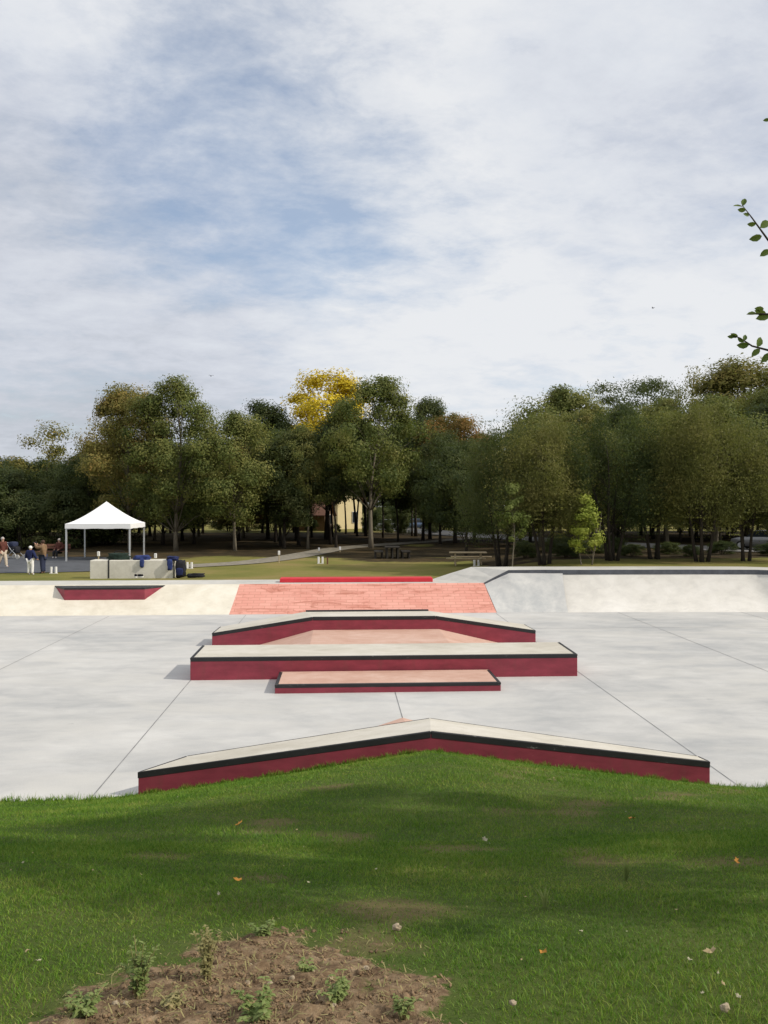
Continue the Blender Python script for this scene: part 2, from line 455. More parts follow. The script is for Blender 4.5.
def fattr(me, nm, arr):
    a = me.attributes.new(nm, 'FLOAT', 'POINT'); a.data.foreach_set('value', np.asarray(arr, dtype=np.float32).ravel())
fattr(me, 'soil', GS)
fattr(me, 'far', sm(20, 32, GV))
TH = np.sin(GU * 1.3 + 2.2 * np.sin(GV * 0.9 + 1)) * np.sin(GV * 1.15 + 1.7 * np.sin(GU * 0.8)) + 0.35 * np.sin(GU * 4.1 + GV * 3.3) * np.sin(GV * 5.2 - GU * 2.2)
fattr(me, 'thin', 0.8 * sm(0.72, 1.15, TH) * (GV < 14))
lit = sm(52, 60, GV + 0.5 * np.sin(GU * 0.3) * 3) * (1 - sm(96, 112, GV)) * 0.95
bare = np.exp(-((GU - 6.0) / 7.0) ** 2 - ((GV - 54.0) / 3.0) ** 2) * 0.9
lit = np.maximum(lit, bare)
lit = lit * (1 - 0.75 * np.exp(-((GU - 7.0) / 3.0) ** 2 - ((GV - 72.0) / 3.5) ** 2))
lit = np.maximum(lit, 0.8 * sm(7, 9, GU) * sm(43.5, 46, GV) * (1 - sm(96, 112, GV)))
fattr(me, 'litter', lit)
tag(link('ground', me, M['ground'], None, True), kind='structure')

# skate floor: one concrete sheet
fu = np.linspace(-23.5, 24, 40); fv = np.linspace(13.28, 36.6, 24)
FU, FV = np.meshgrid(fu, fv)
idx = np.arange(FU.size).reshape(FU.shape)
F = np.stack([idx[:-1, :-1], idx[:-1, 1:], idx[1:, 1:], idx[1:, :-1]], -1).reshape(-1, 4)
fx, fy = W(FU, FV)
tag(link('skate_floor', npm('skate_floor', np.stack([fx, fy, np.zeros_like(fx)], -1).reshape(-1, 3), F), M['floor']), kind='structure')
mb = MB()
def strip(mb, u0, v0, u1, v1, w, z):
    a = Vector((u0, v0)); b = Vector((u1, v1)); n = (b - a).normalized(); n = Vector((-n.y, n.x)) * w / 2
    q = [W(*(a - n)), W(*(b - n)), W(*(b + n)), W(*(a + n))]
    mb.add([(x, y, z) for x, y in q], [(0, 1, 2, 3)])
for u in (-20.1, -14.8, -9.6, -3.97, 1.35, 6.6, 11.9, 17.2):
    strip(mb, u, 13.29, u, 34.9, 0.020, 0.004)
for v in (30.6,):
    strip(mb, -23, v, -4.6, v, 0.018, 0.0045); strip(mb, 7.2, v, 23.5, v, 0.018, 0.0045)
tag(mb.build('floor_joints', M['joint']), kind='structure')

# asphalt plaza, gravel path, street behind the wood
def ribbon(pts, w, z):
    vs = []; fs = []
    for i, p in enumerate(pts):
        a = Vector(pts[max(0, i-1)]); b = Vector(pts[min(len(pts)-1, i+1)])
        t = (b - a).normalized(); n = Vector((-t.y, t.x)) * (w if not hasattr(w, '__len__') else w[i]) / 2
        for q in (Vector(p) + n, Vector(p) - n): vs.append((q.x, q.y, gz(q.x, q.y) + z))
    for i in range(len(pts) - 1): fs.append((2*i, 2*i+1, 2*i+3, 2*i+2))
    return vs, fs
def sheet(name, ring, z, m):
    tag(link(name, pym(name, [(x, y, z) for x, y in ring], [tuple(range(len(ring)))]), m), kind='structure')
pl = [W(-46, 44.0), W(-16.4, 44.4), W(-12.4, 45.6), W(-10.8, 48.0), W(-11.2, 50.2), W(-13.6, 53.6), W(-16, 57), W(-24, 58.5), W(-46, 57.5)]
sheet('plaza', pl, 1.03, M['asphalt'])
def smoothline(pts, n=8):
    out = []
    for i in range(len(pts) - 1):
        p0 = Vector(pts[max(0, i-1)]); p1 = Vector(pts[i]); p2 = Vector(pts[i+1]); p3 = Vector(pts[min(len(pts)-1, i+2)])
        for k in range(n):
            t = k / n
            out.append(tuple(0.5 * ((2*p1) + (-p0 + p2)*t + (2*p0 - 5*p1 + 4*p2 - p3)*t*t + (-p0 + 3*p1 - 3*p2 + p3)*t**3)))
    out.append(pts[-1]); return out
pp = smoothline([(-14.2, 46.6), (-11.0, 48.6), (-8.6, 51.0), (-6.8, 55.0), (-5.3, 60.5), (-3.6, 67.0), (0.5, 74), (9, 84), (15, 96)])
vs, fs = ribbon(pp, 2.3, 0.035)
tag(link('gravel_path', pym('gravel_path', vs, fs), M['gravel']), kind='structure')
sp = smoothline([(70, 40), (45, 51), (33, 58), (25, 65.5), (17, 77), (8, 96), (-2, 130)])
vs, fs = ribbon(sp, 6.0, 0.05)
tag(link('street', pym('street', vs, fs), M['street']), kind='structure')

# ------------------------------------------------------------------ skate park objects
def inset_ring(ring, d):
    n = len(ring); out = []
    for i in range(n):
        p0 = Vector(ring[i-1]); p1 = Vector(ring[i]); p2 = Vector(ring[(i+1) % n])
        a = (p1 - p0).to_2d().normalized(); b = (p2 - p1).to_2d().normalized()
        na = Vector((-a.y, a.x)); nb = Vector((-b.y, b.x))
        k = (na + nb); k = k / max(0.25, (1 + na.dot(nb)))
        out.append((p1.x + k.x * d, p1.y + k.y * d, p1.z))
    return out

def ledge(name, label, ring, front, trims, topm, band=0.12, w=0.07, group=None, zbot=-0.15, split=None):
    """ring: counter-clockwise (u,v,z) outline of the top; front: indexes of edges with the tall steel band"""
    c0 = ring[0]
    t = sthing(name, label, 'skate ledge', c0[0], c0[1], 0.0, group)
    rel = [(p[0] - c0[0], p[1] - c0[1], p[2]) for p in ring]
    MB().prism(rel, zbot, -0.05, split).build('side_wall', M['red'], t, bevel=0.008)
    n = len(rel)
    MB().prism(inset_ring(rel, 0.012), lambda p: p[2] - 0.045, -0.004, split).build('top_slab', topm, t)
    outer = inset_ring(rel, -0.006); inner_f = inset_ring(rel, w); inner_b = inset_ring(rel, w * 0.55)
    for k, e in enumerate(trims):
        i, j = e, (e + 1) % n
        h = band if e in front else 0.06
        lift = 0.001 * (k % 3); inner = inner_f if e in front or e in (len(rel) - 1, len(rel) // 2 - 1) else inner_b
        if name == 'sloped_ledge' and e == 5: lift = 0.05; inner = inner_f
        q = [outer[i], outer[j], inner[j], inner[i]]
        vs = [(p[0], p[1], p[2] + lift) for p in q] + [(p[0], p[1], p[2] - h) for p in q]
        MB().add(vs, [(0, 1, 2, 3), (7, 6, 5, 4), (0, 4, 5, 1), (1, 5, 6, 2), (2, 6, 7, 3), (3, 7, 4, 0)]).build('edge_steel', M['steel'], t, bevel=0.012)
    return t

# near ledge with its peak, rising out of the grass
near = [(-3.24, 13.42, 0.40), (1.47, 13.42, 0.98), (6.14, 13.46, 0.40), (6.05, 13.72, 0.415), (1.54, 14.24, 0.985), (-2.56, 13.93, 0.49)]
ledge('peaked_ledge', 'long dark red ledge rising to a central peak, half buried by the lawn', near, (0, 1), (0, 1, 2, 3, 4, 5), M['top'], 0.115, 0.045, zbot=-0.3, split=[(0, 1, 4, 5), (1, 2, 3, 4)])
t = sthing('pink_wedge', 'low pink concrete wedge hidden behind the peaked red ledge beside the lawn', 'skate ramp', 1.35, 14.3)
MB().add([(0, 3.75, 0.004), (-3.3, 0.0, 0.004), (3.3, 0.0, 0.004), (0, 0.0, 0.52)], [(0, 3, 1), (0, 2, 3), (1, 3, 2), (0, 1, 2)]).build('sloped_top', M['pinktop'], t)
# three stacked blocks of the fun box
ledge('manual_pad', 'lowest red sided pad with a pink top, in front of the wide cream platform',
      [(-1.62, 20.5, 0.22), (4.0, 20.5, 0.22), (4.0, 22.1, 0.22), (-1.62, 22.1, 0.22)], (0,), (0, 1, 3), M['pinktop'], 0.09, 0.09)
ledge('wide_platform', 'widest red sided platform with a flat cream top, right behind the pink pad',
      [(-3.98, 22.15, 0.60), (6.42, 22.15, 0.60), (6.45, 24.1, 0.60), (-3.98, 24.1, 0.60)], (0,), (0, 1, 3), M['top'], 0.11, 0.09)
ledge('sloped_ledge', 'farthest red ledge sloping up to a flat middle and down again, behind the wide platform',
      [(-4.2, 27.3, 0.45), (-0.92, 27.3, 0.95), (3.15, 27.3, 0.95), (6.5, 27.3, 0.45), (6.44, 28.7, 0.45), (3.05, 28.7, 0.95), (-1.2, 28.7, 0.95), (-4.14, 28.7, 0.45)],
      (0, 1, 2), (0, 1, 2, 3, 5, 7), M['top'], 0.12, 0.08, split=[(0, 1, 6, 7), (1, 2, 5, 6), (2, 3, 4, 5)])
t = sthing('pink_ramp', 'pink concrete ramp with sloping ends filling the gap behind the wide platform', 'skate ramp', 1.15, 24.11)
prof = [(-4.0, 0.0), (-2.05, 0.52), (2.1, 0.52), (4.3, 0.0)]
vs = [(x, 0.0, z) for x, z in prof] + [(x, 3.18, z) for x, z in prof]
MB().add(vs, [(0, 1, 5, 4), (1, 2, 6, 5), (2, 3, 7, 6), (0, 3, 2, 1), (4, 5, 6, 7), (0, 4, 7, 3)]).build('sloped_top', M['pinktop'], t)

# back bank: base line, lip line, split in panels
VB, VT, ZT = 35.15, 37.0, 1.10
bank = sthing('concrete_bank', 'long sloping bank along the back with a pink brick panel in the middle', 'skate ramp', 0, VB, 0)
def bankpanel(name, ub0, ub1, ut0, ut1, m, z0=0.0, z1=ZT, vt=VT):
    nn = 24; vs = []; fs = []; uvs = []
    for i in range(nn + 1):
        s = i / nn
        for j in range(5):
            r = j / 4
            a = ub0 + (ut0 - ub0) * r; b2 = ub1 + (ut1 - ub1) * r
            sag = -0.03 * math.sin(math.pi * r)
            vs.append((a + (b2 - a) * s, (vt - VB) * r, z0 + (z1 - z0) * r + sag))
    for i in range(nn):
        for j in range(4):
            a = i*5 + j; fs.append((a, a+5, a+6, a+1))
    me = pym(name, vs, fs)
    uv = me.uv_layers.new(name='UVMap')
    for lp in me.loops:
        p = me.vertices[lp.vertex_index].co
        uv.data[lp.index].uv = (p.x, math.hypot(p.y, p.z))
    return link(name, me, m, bank, True)
bankpanel('cream_face', -24.0, -4.70, -24.0, -4.48, M['cream'])
bankpanel('brick_panel', -4.70, 6.68, -4.48, 6.46, M['brick'])
mb = MB()
mb.box(-24.0, 6.44, VT - VB, VT - VB + 2.1, 0.3, ZT)
mb.build('deck', M['deck'], bank, bevel=0.02)
t = sthing('red_curb', 'bright red painted curb on the deck above the pink brick panel', 'curb', -2.75, 37.55, ZT)
MB().box(0, 6.95, 0, 0.75, 0.0, 0.19).build('painted_block', M['brightred'], t, bevel=0.02)
t = sthing('bank_ledge', 'small red ledge with dark top set into the cream bank below the concrete block', 'skate ledge', -12.55, 36.1, 0)
u0, u1 = -13.62, -8.75
top = [(-0.02+0.75, 0, 1.06), (4.12, 0, 1.06), (4.92, 0.98, 1.075), (-0.06, 0.98, 1.075)]
MB().prism(top, 0.3, -0.07).build('side_wall', M['red'], t)
MB().prism(inset_ring(top, -0.01), lambda p: p[2] - 0.075, 0.0).build('top_steel', M['steel'], t)

# quarter pipe on the right: base line, lip line
qp = sthing('quarter_pipe', 'tall pale curved concrete wall at the right end of the back bank', 'skate ramp', 6.6, VB, 0)
EXT = 1.3
lip = [(6.46, 37.0, 1.10), (6.9, 37.0, 1.33), (7.55, 36.95, 1.66), (9.2, 36.8, 1.68), (9.95, 36.7, 1.68), (13, 36.65, 1.68), (16, 36.55, 1.68), (17.5, 36.4, 1.67), (18.6, 35.9, 1.66), (19.5, 35.0, 1.66), (20.0, 33.8, 1.66), (20.2, 32.0, 1.66), (20.2, 26.0, 1.66)]
base = [(6.70, 35.2, 0), (7.2, 35.22, 0), (7.95, 35.2, 0), (9.5, 35.1, 0), (9.75, 35.02, 0), (13, 34.98, 0), (16, 34.85, 0), (17.2, 34.6, 0), (17.9, 34.1, 0), (18.2, 33.6, 0), (18.4, 32.8, 0), (18.5, 31.5, 0), (18.5, 26.0, 0)]
lip = [p if i < 7 else (p[0] + EXT, p[1], p[2]) for i, p in enumerate(lip)]
base = [p if i < 7 else (p[0] + EXT, p[1], p[2]) for i, p in enumerate(base)]
def qface(name, i0, i1, curve, m, sub=6):
    vs = []; fs = []; K = 12
    cols = []
    for i in range(i0, i1):
        for k in range(sub + (1 if i == i1 - 1 else 0)):
            t_ = k / sub
            a = [base[i][c] * (1 - t_) + base[i+1][c] * t_ for c in range(3)]
            b_ = [lip[i][c] * (1 - t_) + lip[i+1][c] * t_ for c in range(3)]
            cols.append((a, b_, i + t_))
    for a, b_, pos in cols:
        cv = curve if not callable(curve) else curve(pos)
        for j in range(K + 1):
            r = j / K
            # blend of flat bank and circular transition
            ang = r * math.pi * 0.40
            hx = math.sin(ang) / math.sin(math.pi * 0.40); hz = (1 - math.cos(ang)) / (1 - math.cos(math.pi * 0.40))
            fx_ = r * (1 - cv) + hx * cv; fz_ = r * (1 - cv) + hz * cv
            vs.append((a[0] + (b_[0] - a[0]) * fx_ - 6.6, a[1] + (b_[1] - a[1]) * fx_ - VB, a[2] + (b_[2] - a[2]) * fz_ + 0.002))
    n = len(cols)
    for i in range(n - 1):
        for j in range(K):
            q = i * (K + 1) + j; fs.append((q, q + K + 1, q + K + 2, q + 1))
    return link(name, pym(name, vs, fs), m, qp, True)
qface('hip_face', 0, 4, lambda p: 0.35 * min(1, p / 3.0), M['grey'])
qface('curved_face', 4, 12, 0.75, M['pale'])
# deck strip and steel lip following the lip line
vs = []; fs = []
def offs(pts, d):
    out = []
    for i, p in enumerate(pts):
        a = Vector(pts[max(0, i-1)][:2]); b = Vector(pts[min(len(pts)-1, i+1)][:2]); q = (b - a).normalized()
        out.append((p[0] - q.y * d, p[1] + q.x * d, p[2]))
    return out
back = offs(lip, 2.1); back[0] = (4.4, 39.09, 1.102); back[1] = (5.2, 39.1, 1.36); back[2] = (6.2, 39.05, 1.66)
for a, b_ in zip(lip, back):
    vs += [(a[0]-6.6, a[1]-VB, a[2]), (b_[0]-6.6, b_[1]-VB, b_[2]), (b_[0]-6.6, b_[1]-VB, b_[2]-1.2)]
for i in range(len(lip) - 1):
    q = 3 * i
    fs += [(q, q+3, q+4, q+1), (q+1, q+4, q+5, q+2)]
link('deck', pym('deck', vs, fs), M['deck'], qp)
f0 = offs(lip, -0.09); f1 = offs(lip, 0.05)
vs = []; fs = []
for a, b_ in zip(f0, f1):
    vs += [(a[0]-6.6, a[1]-VB, a[2]+0.012), (b_[0]-6.6, b_[1]-VB, b_[2]+0.012), (b_[0]-6.6, b_[1]-VB, b_[2]-0.19), (a[0]-6.6, a[1]-VB, a[2]-0.19)]
for i in range(len(lip) - 1):
    q = 4 * i
    for k in range(4): fs.append((q+k, q+(k+1) % 4, q+4+(k+1) % 4, q+4+k))
link('coping', pym('coping', vs, fs), M['coping'], qp)

# ------------------------------------------------------------------ concrete block with bags
bx, by, bz = -12.27, 40.6, 1.05
blk = thing('concrete_block', 'long pale concrete block standing on the grass behind the cream bank', 'bench', (bx, by, bz), YAW)
MB().box(-2.0, 1.98, -0.45, 0.45, -0.1, 0.87).build('block', M['block'], blk, bevel=0.025)
MB().box(-1.14, -1.07, -0.462, 0.3, 0.0, 0.879).build('steel_strip', M['steel'], blk)
def onblock(du, dv, dz):
    return (bx + du * CY - dv * SY, by + du * SY + dv * CY, bz + dz)
def softbox(name, dims, m, parent, loc=(0, 0, 0), seed=0, amp=0.12, lev=2):
    me = bpy.data.meshes.new(name); bm = bmesh.new()
    bmesh.ops.create_cube(bm, size=1.0)
    bmesh.ops.subdivide_edges(bm, edges=bm.edges, cuts=5, use_grid_fill=True)
    for v in bm.verts:
        p = v.co * 2
        q = p.normalized() * max(abs(p.x), abs(p.y), abs(p.z))
        p = p * 0.55 + q * 0.45
        d = 1 + amp * mnoise.fractal(p * 1.6 + Vector((seed * 3.7, seed, 0)), 0.8, 2.1, 4)
        v.co = Vector((p.x * dims[0] / 2, p.y * dims[1] / 2, p.z * dims[2] / 2)) * d + Vector(loc)
    bm.to_mesh(me); bm.free()
    return link(name, me, m, parent, True)
bg = thing('duffel_bag', 'dark green holdall lying on top of the concrete block', 'bag', onblock(-0.72, 0.05, 0.87), YAW + 0.1)
softbox('bag_body', (1.0, 0.42, 0.34), M['greencloth'], bg, (0, 0, 0.14), 3, 0.5)
MB().tube([(-0.25, 0, 0.3), (-0.2, 0, 0.40), (0, 0.02, 0.43), (0.2, 0, 0.40), (0.25, 0, 0.3)], 0.018).build('handle', M['blackcloth'], bg, True)
jk = thing('blue_jacket', 'crumpled blue jacket hanging over the front edge of the concrete block', 'jacket', onblock(0.42, -0.12, 0.87), YAW)
softbox('jacket_body', (0.72, 0.5, 0.24), M['blue'], jk, (0, 0, 0.10), 8, 0.4)
softbox('sleeve', (0.20, 0.12, 0.42), M['blue'], jk, (0.08, -0.40, -0.13), 9, 0.25)
bp = thing('backpack', 'dark navy backpack leaning against the right end of the concrete block', 'backpack', onblock(2.27, -0.32, 0.0), YAW)
softbox('bag_body', (0.50, 0.42, 0.86), M['blackcloth'], bp, (0.06, 0, 0.42), 4, 0.2)
softbox('front_pocket', (0.34, 0.16, 0.36), M['navy'], bp, (0.04, -0.24, 0.3), 5, 0.15)
for sx in (-0.14, 0.14):
    MB().tube([(sx, 0.18, 0.72), (sx, 0.32, 0.6), (sx, 0.34, 0.35), (sx, 0.2, 0.1)], 0.025).build('strap', M['blackcloth'], bp, True)
hj = thing('navy_jacket', 'navy jacket draped over the right corner of the concrete block above the backpack', 'jacket', onblock(1.88, -0.2, 0.86), YAW)
softbox('jacket_body', (0.55, 0.62, 0.22), M['navy'], hj, (0.05, -0.05, 0.07), 12, 0.35)
softbox('sleeve', (0.24, 0.16, 0.52), M['blue'], hj, (-0.02, -0.38, -0.2), 13, 0.25)
gb = thing('black_bag', 'flat black bag lying on the grass right of the backpack', 'bag', onblock(3.05, -0.3, 0.02), YAW)
softbox('bag_body', (0.85, 0.45, 0.2), M['blackcloth'], gb, (0, 0, 0.09), 6, 0.25)
MB().tube([(-0.2, -0.1, 0.16), (-0.1, -0.24, 0.2), (0.1, -0.24, 0.2), (0.2, -0.1, 0.16)], 0.016).build('handle', M['blackcloth'], gb, True)
for k, (du, rz) in enumerate(((0.26, 0.2), (0.48, -0.25))):
    sh = thing('shoe', ('left' if k == 0 else 'right') + ' one of two black and white trainers on the deck before the concrete block', 'shoe', onblock(du, -0.72, 0.055), YAW + rz + (1.4 if k else 0.2), 'trainers before the block')
    softbox('upper', (0.11, 0.3, 0.13), M['blackcloth'], sh, (0, 0, 0.10), 20 + k, 0.1)
    softbox('sole', (0.13, 0.34, 0.06), M['whitecloth'], sh, (0, 0, 0.03), 22 + k, 0.03)

# ------------------------------------------------------------------ marquee tent
tx, ty = W(-15.3, 55.0)
hw, hd = 1.97, 1.9
tent = thing('gazebo_tent', 'white pop up gazebo tent standing on the asphalt plaza behind the concrete block', 'tent', (tx, ty, 1.03), YAW)
for sx in (-1, 1):
    for sy in (-1, 1):
        MB().box(sx*hw - 0.045, sx*hw + 0.045, sy*hd - 0.045, sy*hd + 0.045, 0, 2.2).build('pole', M['pole'], tent)
vs = []; fs = []; K = 10
ringp = []
for k in range(4 * K):
    s, r = divmod(k, K); r = r / K
    cs = [(-hw-.06, -hd-.06), (hw+.06, -hd-.06), (hw+.06, hd+.06), (-hw-.06, hd+.06)]
    a, b_ = cs[s], cs[(s+1) % 4]
    ringp.append((a[0] + (b_[0]-a[0])*r, a[1] + (b_[1]-a[1])*r))
LV = 10
for j in range(LV):
    t_ = j / LV
    zz = 2.36 + 1.42 * (t_ ** 1.35)
    for k, p in enumerate(ringp):
        ed = abs((k % K) / K - 0.5) * 2
        zs = -0.10 * (1 - ed ** 2) * (1 - t_) * (1 if j else 0.15)
        vs.append((p[0] * (1 - t_), p[1] * (1 - t_), zz + zs))
vs.append((0, 0, 3.78)); n = 4 * K
for j in range(LV - 1):
    for k in range(n): fs.append((j*n + k, j*n + (k+1) % n, (j+1)*n + (k+1) % n, (j+1)*n + k))
for k in range(n): fs.append(((LV-1)*n + k, (LV-1)*n + (k+1) % n, LV*n))
link('canopy', pym('canopy', vs, fs), M['white'], tent)
vs = []; fs = []
for k, p in enumerate(ringp):
    vs += [(p[0], p[1], 2.36), (p[0]*1.004, p[1]*1.004, 2.05 + 0.015 * math.sin(k * 1.7))]
for k in range(n):
    k2 = (k + 1) % n; fs.append((2*k, 2*k+1, 2*k2+1, 2*k2))
link('valance', pym('valance', vs, fs), M['white'], tent)
mb = MB()
for sx in (-1, 1):
    mb.tube([(sx*hw, -hd, 2.0), (sx*hw, 0, 2.3), (sx*hw, hd, 2.0)], 0.02); mb.tube([(-hw, sx*hd, 2.0), (0, sx*hd, 2.3), (hw, sx*hd, 2.0)], 0.02)
mb.build('truss', M['pole'], tent)

# ------------------------------------------------------------------ markers and stakes
def stake(name, label, x, d, h, group):
    X = bear(x, d); z = gz(X, d)
    t = thing(name, label, 'stake', (X, d, z), 0, group)
    MB().tube([(0, 0, -0.1), (0, 0, h)], 0.035, 6).build('post', M['wood'], t)
    MB().box(-0.065, 0.065, -0.05, 0.05, h - 0.05, h + 0.2).build('white_cap', M['whitepaint'], t, bevel=0.015)
stake('white_topped_stake', 'white topped stake behind the left end of the concrete block', 98.5, 43.5, 0.95, 'white topped stakes')
stake('white_topped_stake', 'white topped stake behind the right end of the concrete block, beside the blue jacket', 155.5, 43.5, 0.85, 'white topped stakes')
stake('white_topped_stake', 'white topped stake at the near edge of the gravel path', 279, 51.0, 0.55, 'white topped stakes')
stake('white_topped_stake', 'white topped stake beyond the bend of the gravel path, near the pale thin trunk', 319, 60.2, 0.25, 'white topped stakes')
stake('white_topped_stake', 'white topped stake where the gravel path enters the wood', 340, 62.5, 0.2, 'white topped stakes')
def twin(label, x, d, h=0.36):
    X = bear(x, d); z = gz(X, d)
    t = thing('twin_marker', label, 'marker', (X, d, z), 0.05, 'twin white markers')
    MB().box(-0.2, 0.2, -0.07, 0.07, -0.05, 0.03).build('base', M['block'], t)
    for sx in (-1, 1):
        MB().tube([(sx*0.12, 0, 0.02), (sx*0.12, 0, h)], 0.065, 8).build('tube', M['whitepaint'], t)
twin('pair of short white tubes beside the person in a tan jacket', 53.6, 43.3)
twin('pair of short white tubes on the grass right of the black bag', 189.5, 46.6)
twin('pair of short white tubes between the gravel path and the dark picnic table', 320.5, 50.4, 0.42)
twin('pair of short white tubes in front of the long wooden picnic table', 476.5, 47.8, 0.36)
X = bear(327.5, 50); t = thing('wooden_peg', 'short orange wooden peg right of the white tubes by the gravel path', 'peg', (X, 50, gz(X, 50)))
MB().box(-0.04, 0.04, -0.03, 0.03, -0.1, 0.42).build('post', M['redwood'], t)

# ------------------------------------------------------------------ picnic tables
X = bear(392, 55.6); t = thing('picnic_table', 'dark picnic table with separate stools on the bare soil before the wood', 'picnic table', (X, 55.6, gz(X, 55.6)), 0.05)
mb = MB()
for k in range(4): mb.box(-0.5, 0.5, -0.8 + k*0.41, -0.42 + k*0.41, 0.72, 0.79)
mb.build('tabletop', M['darkwood'], t)
for lx in (-0.36, 0, 0.36): MB().box(lx-0.05, lx+0.05, -0.7, 0.7, 0, 0.72).build('leg', M['darkwood'], t)
for sx in (-1, 1):
    b1 = MB().box(sx*0.9-0.3, sx*0.9+0.3, -0.75, 0.75, 0.42, 0.49).build('seat', M['darkwood'], t)
    for lx in (-0.22, 0.22): MB().box(sx*0.9+lx-0.05, sx*0.9+lx+0.05, -0.6, 0.6, 0, 0.42).build('leg', M['darkwood'], b1)
X = bear(468, 49.0); zt = gz(X, 49.0)
t = thing('picnic_table', 'long weathered wooden picnic table with bench seats, left of the quarter pipe', 'picnic table', (X, 49.0, zt), -0.06)
mb = MB()
for k in range(5): mb.box(-1.1, 1.1, -0.42 + k*0.17, -0.27 + k*0.17, 0.72, 0.77)
mb.build('tabletop', M['wood'], t)
for sy in (-1, 1):
    mb = MB(); mb.box(-1.3 if sy < 0 else -1.0, 1.0 if sy < 0 else 1.45, sy*0.78 - 0.14, sy*0.78 + 0.14, 0.42, 0.47); mb.build('seat', M['wood'], t)
for sx in (-0.75, 0.75):
    mb = MB()
    mb.tube([(sx, -0.72, 0), (sx, -0.2, 0.73)], 0.05, 4); mb.tube([(sx, 0.72, 0), (sx, 0.2, 0.73)], 0.05, 4)
    mb.box(sx-0.04, sx+0.04, -0.82, 0.82, 0.34, 0.42); mb.build('leg', M['wood'], t)

# ------------------------------------------------------------------ people
def skin_obj(name, nodes, edges, m, parent, lev=2):
    """nodes: (x,y,z,r) ; first is the root"""
    me = bpy.data.meshes.new(name)
    me.from_pydata([n[:3] for n in nodes], edges, [])
    o = link(name, me, m, parent)
    me.skin_vertices.new() if hasattr(me.skin_vertices, 'new') and len(me.skin_vertices) == 0 else None
    md = o.modifiers.new('skin', 'SKIN'); md.use_smooth_shade = True
    if len(me.skin_vertices) == 0:
        bm = bmesh.new(); bm.from_mesh(me); bm.verts.layers.skin.verify(); bm.to_mesh(me); bm.free()
    for i, n in enumerate(nodes):
        r = n[3]; r = r if hasattr(r, '__len__') else (r, r)
        me.skin_vertices[0].data[i].radius = r
        me.skin_vertices[0].data[i].use_root = (i == 0)
    sd = o.modifiers.new('sub', 'SUBSURF'); sd.levels = lev; sd.render_levels = lev
    return o

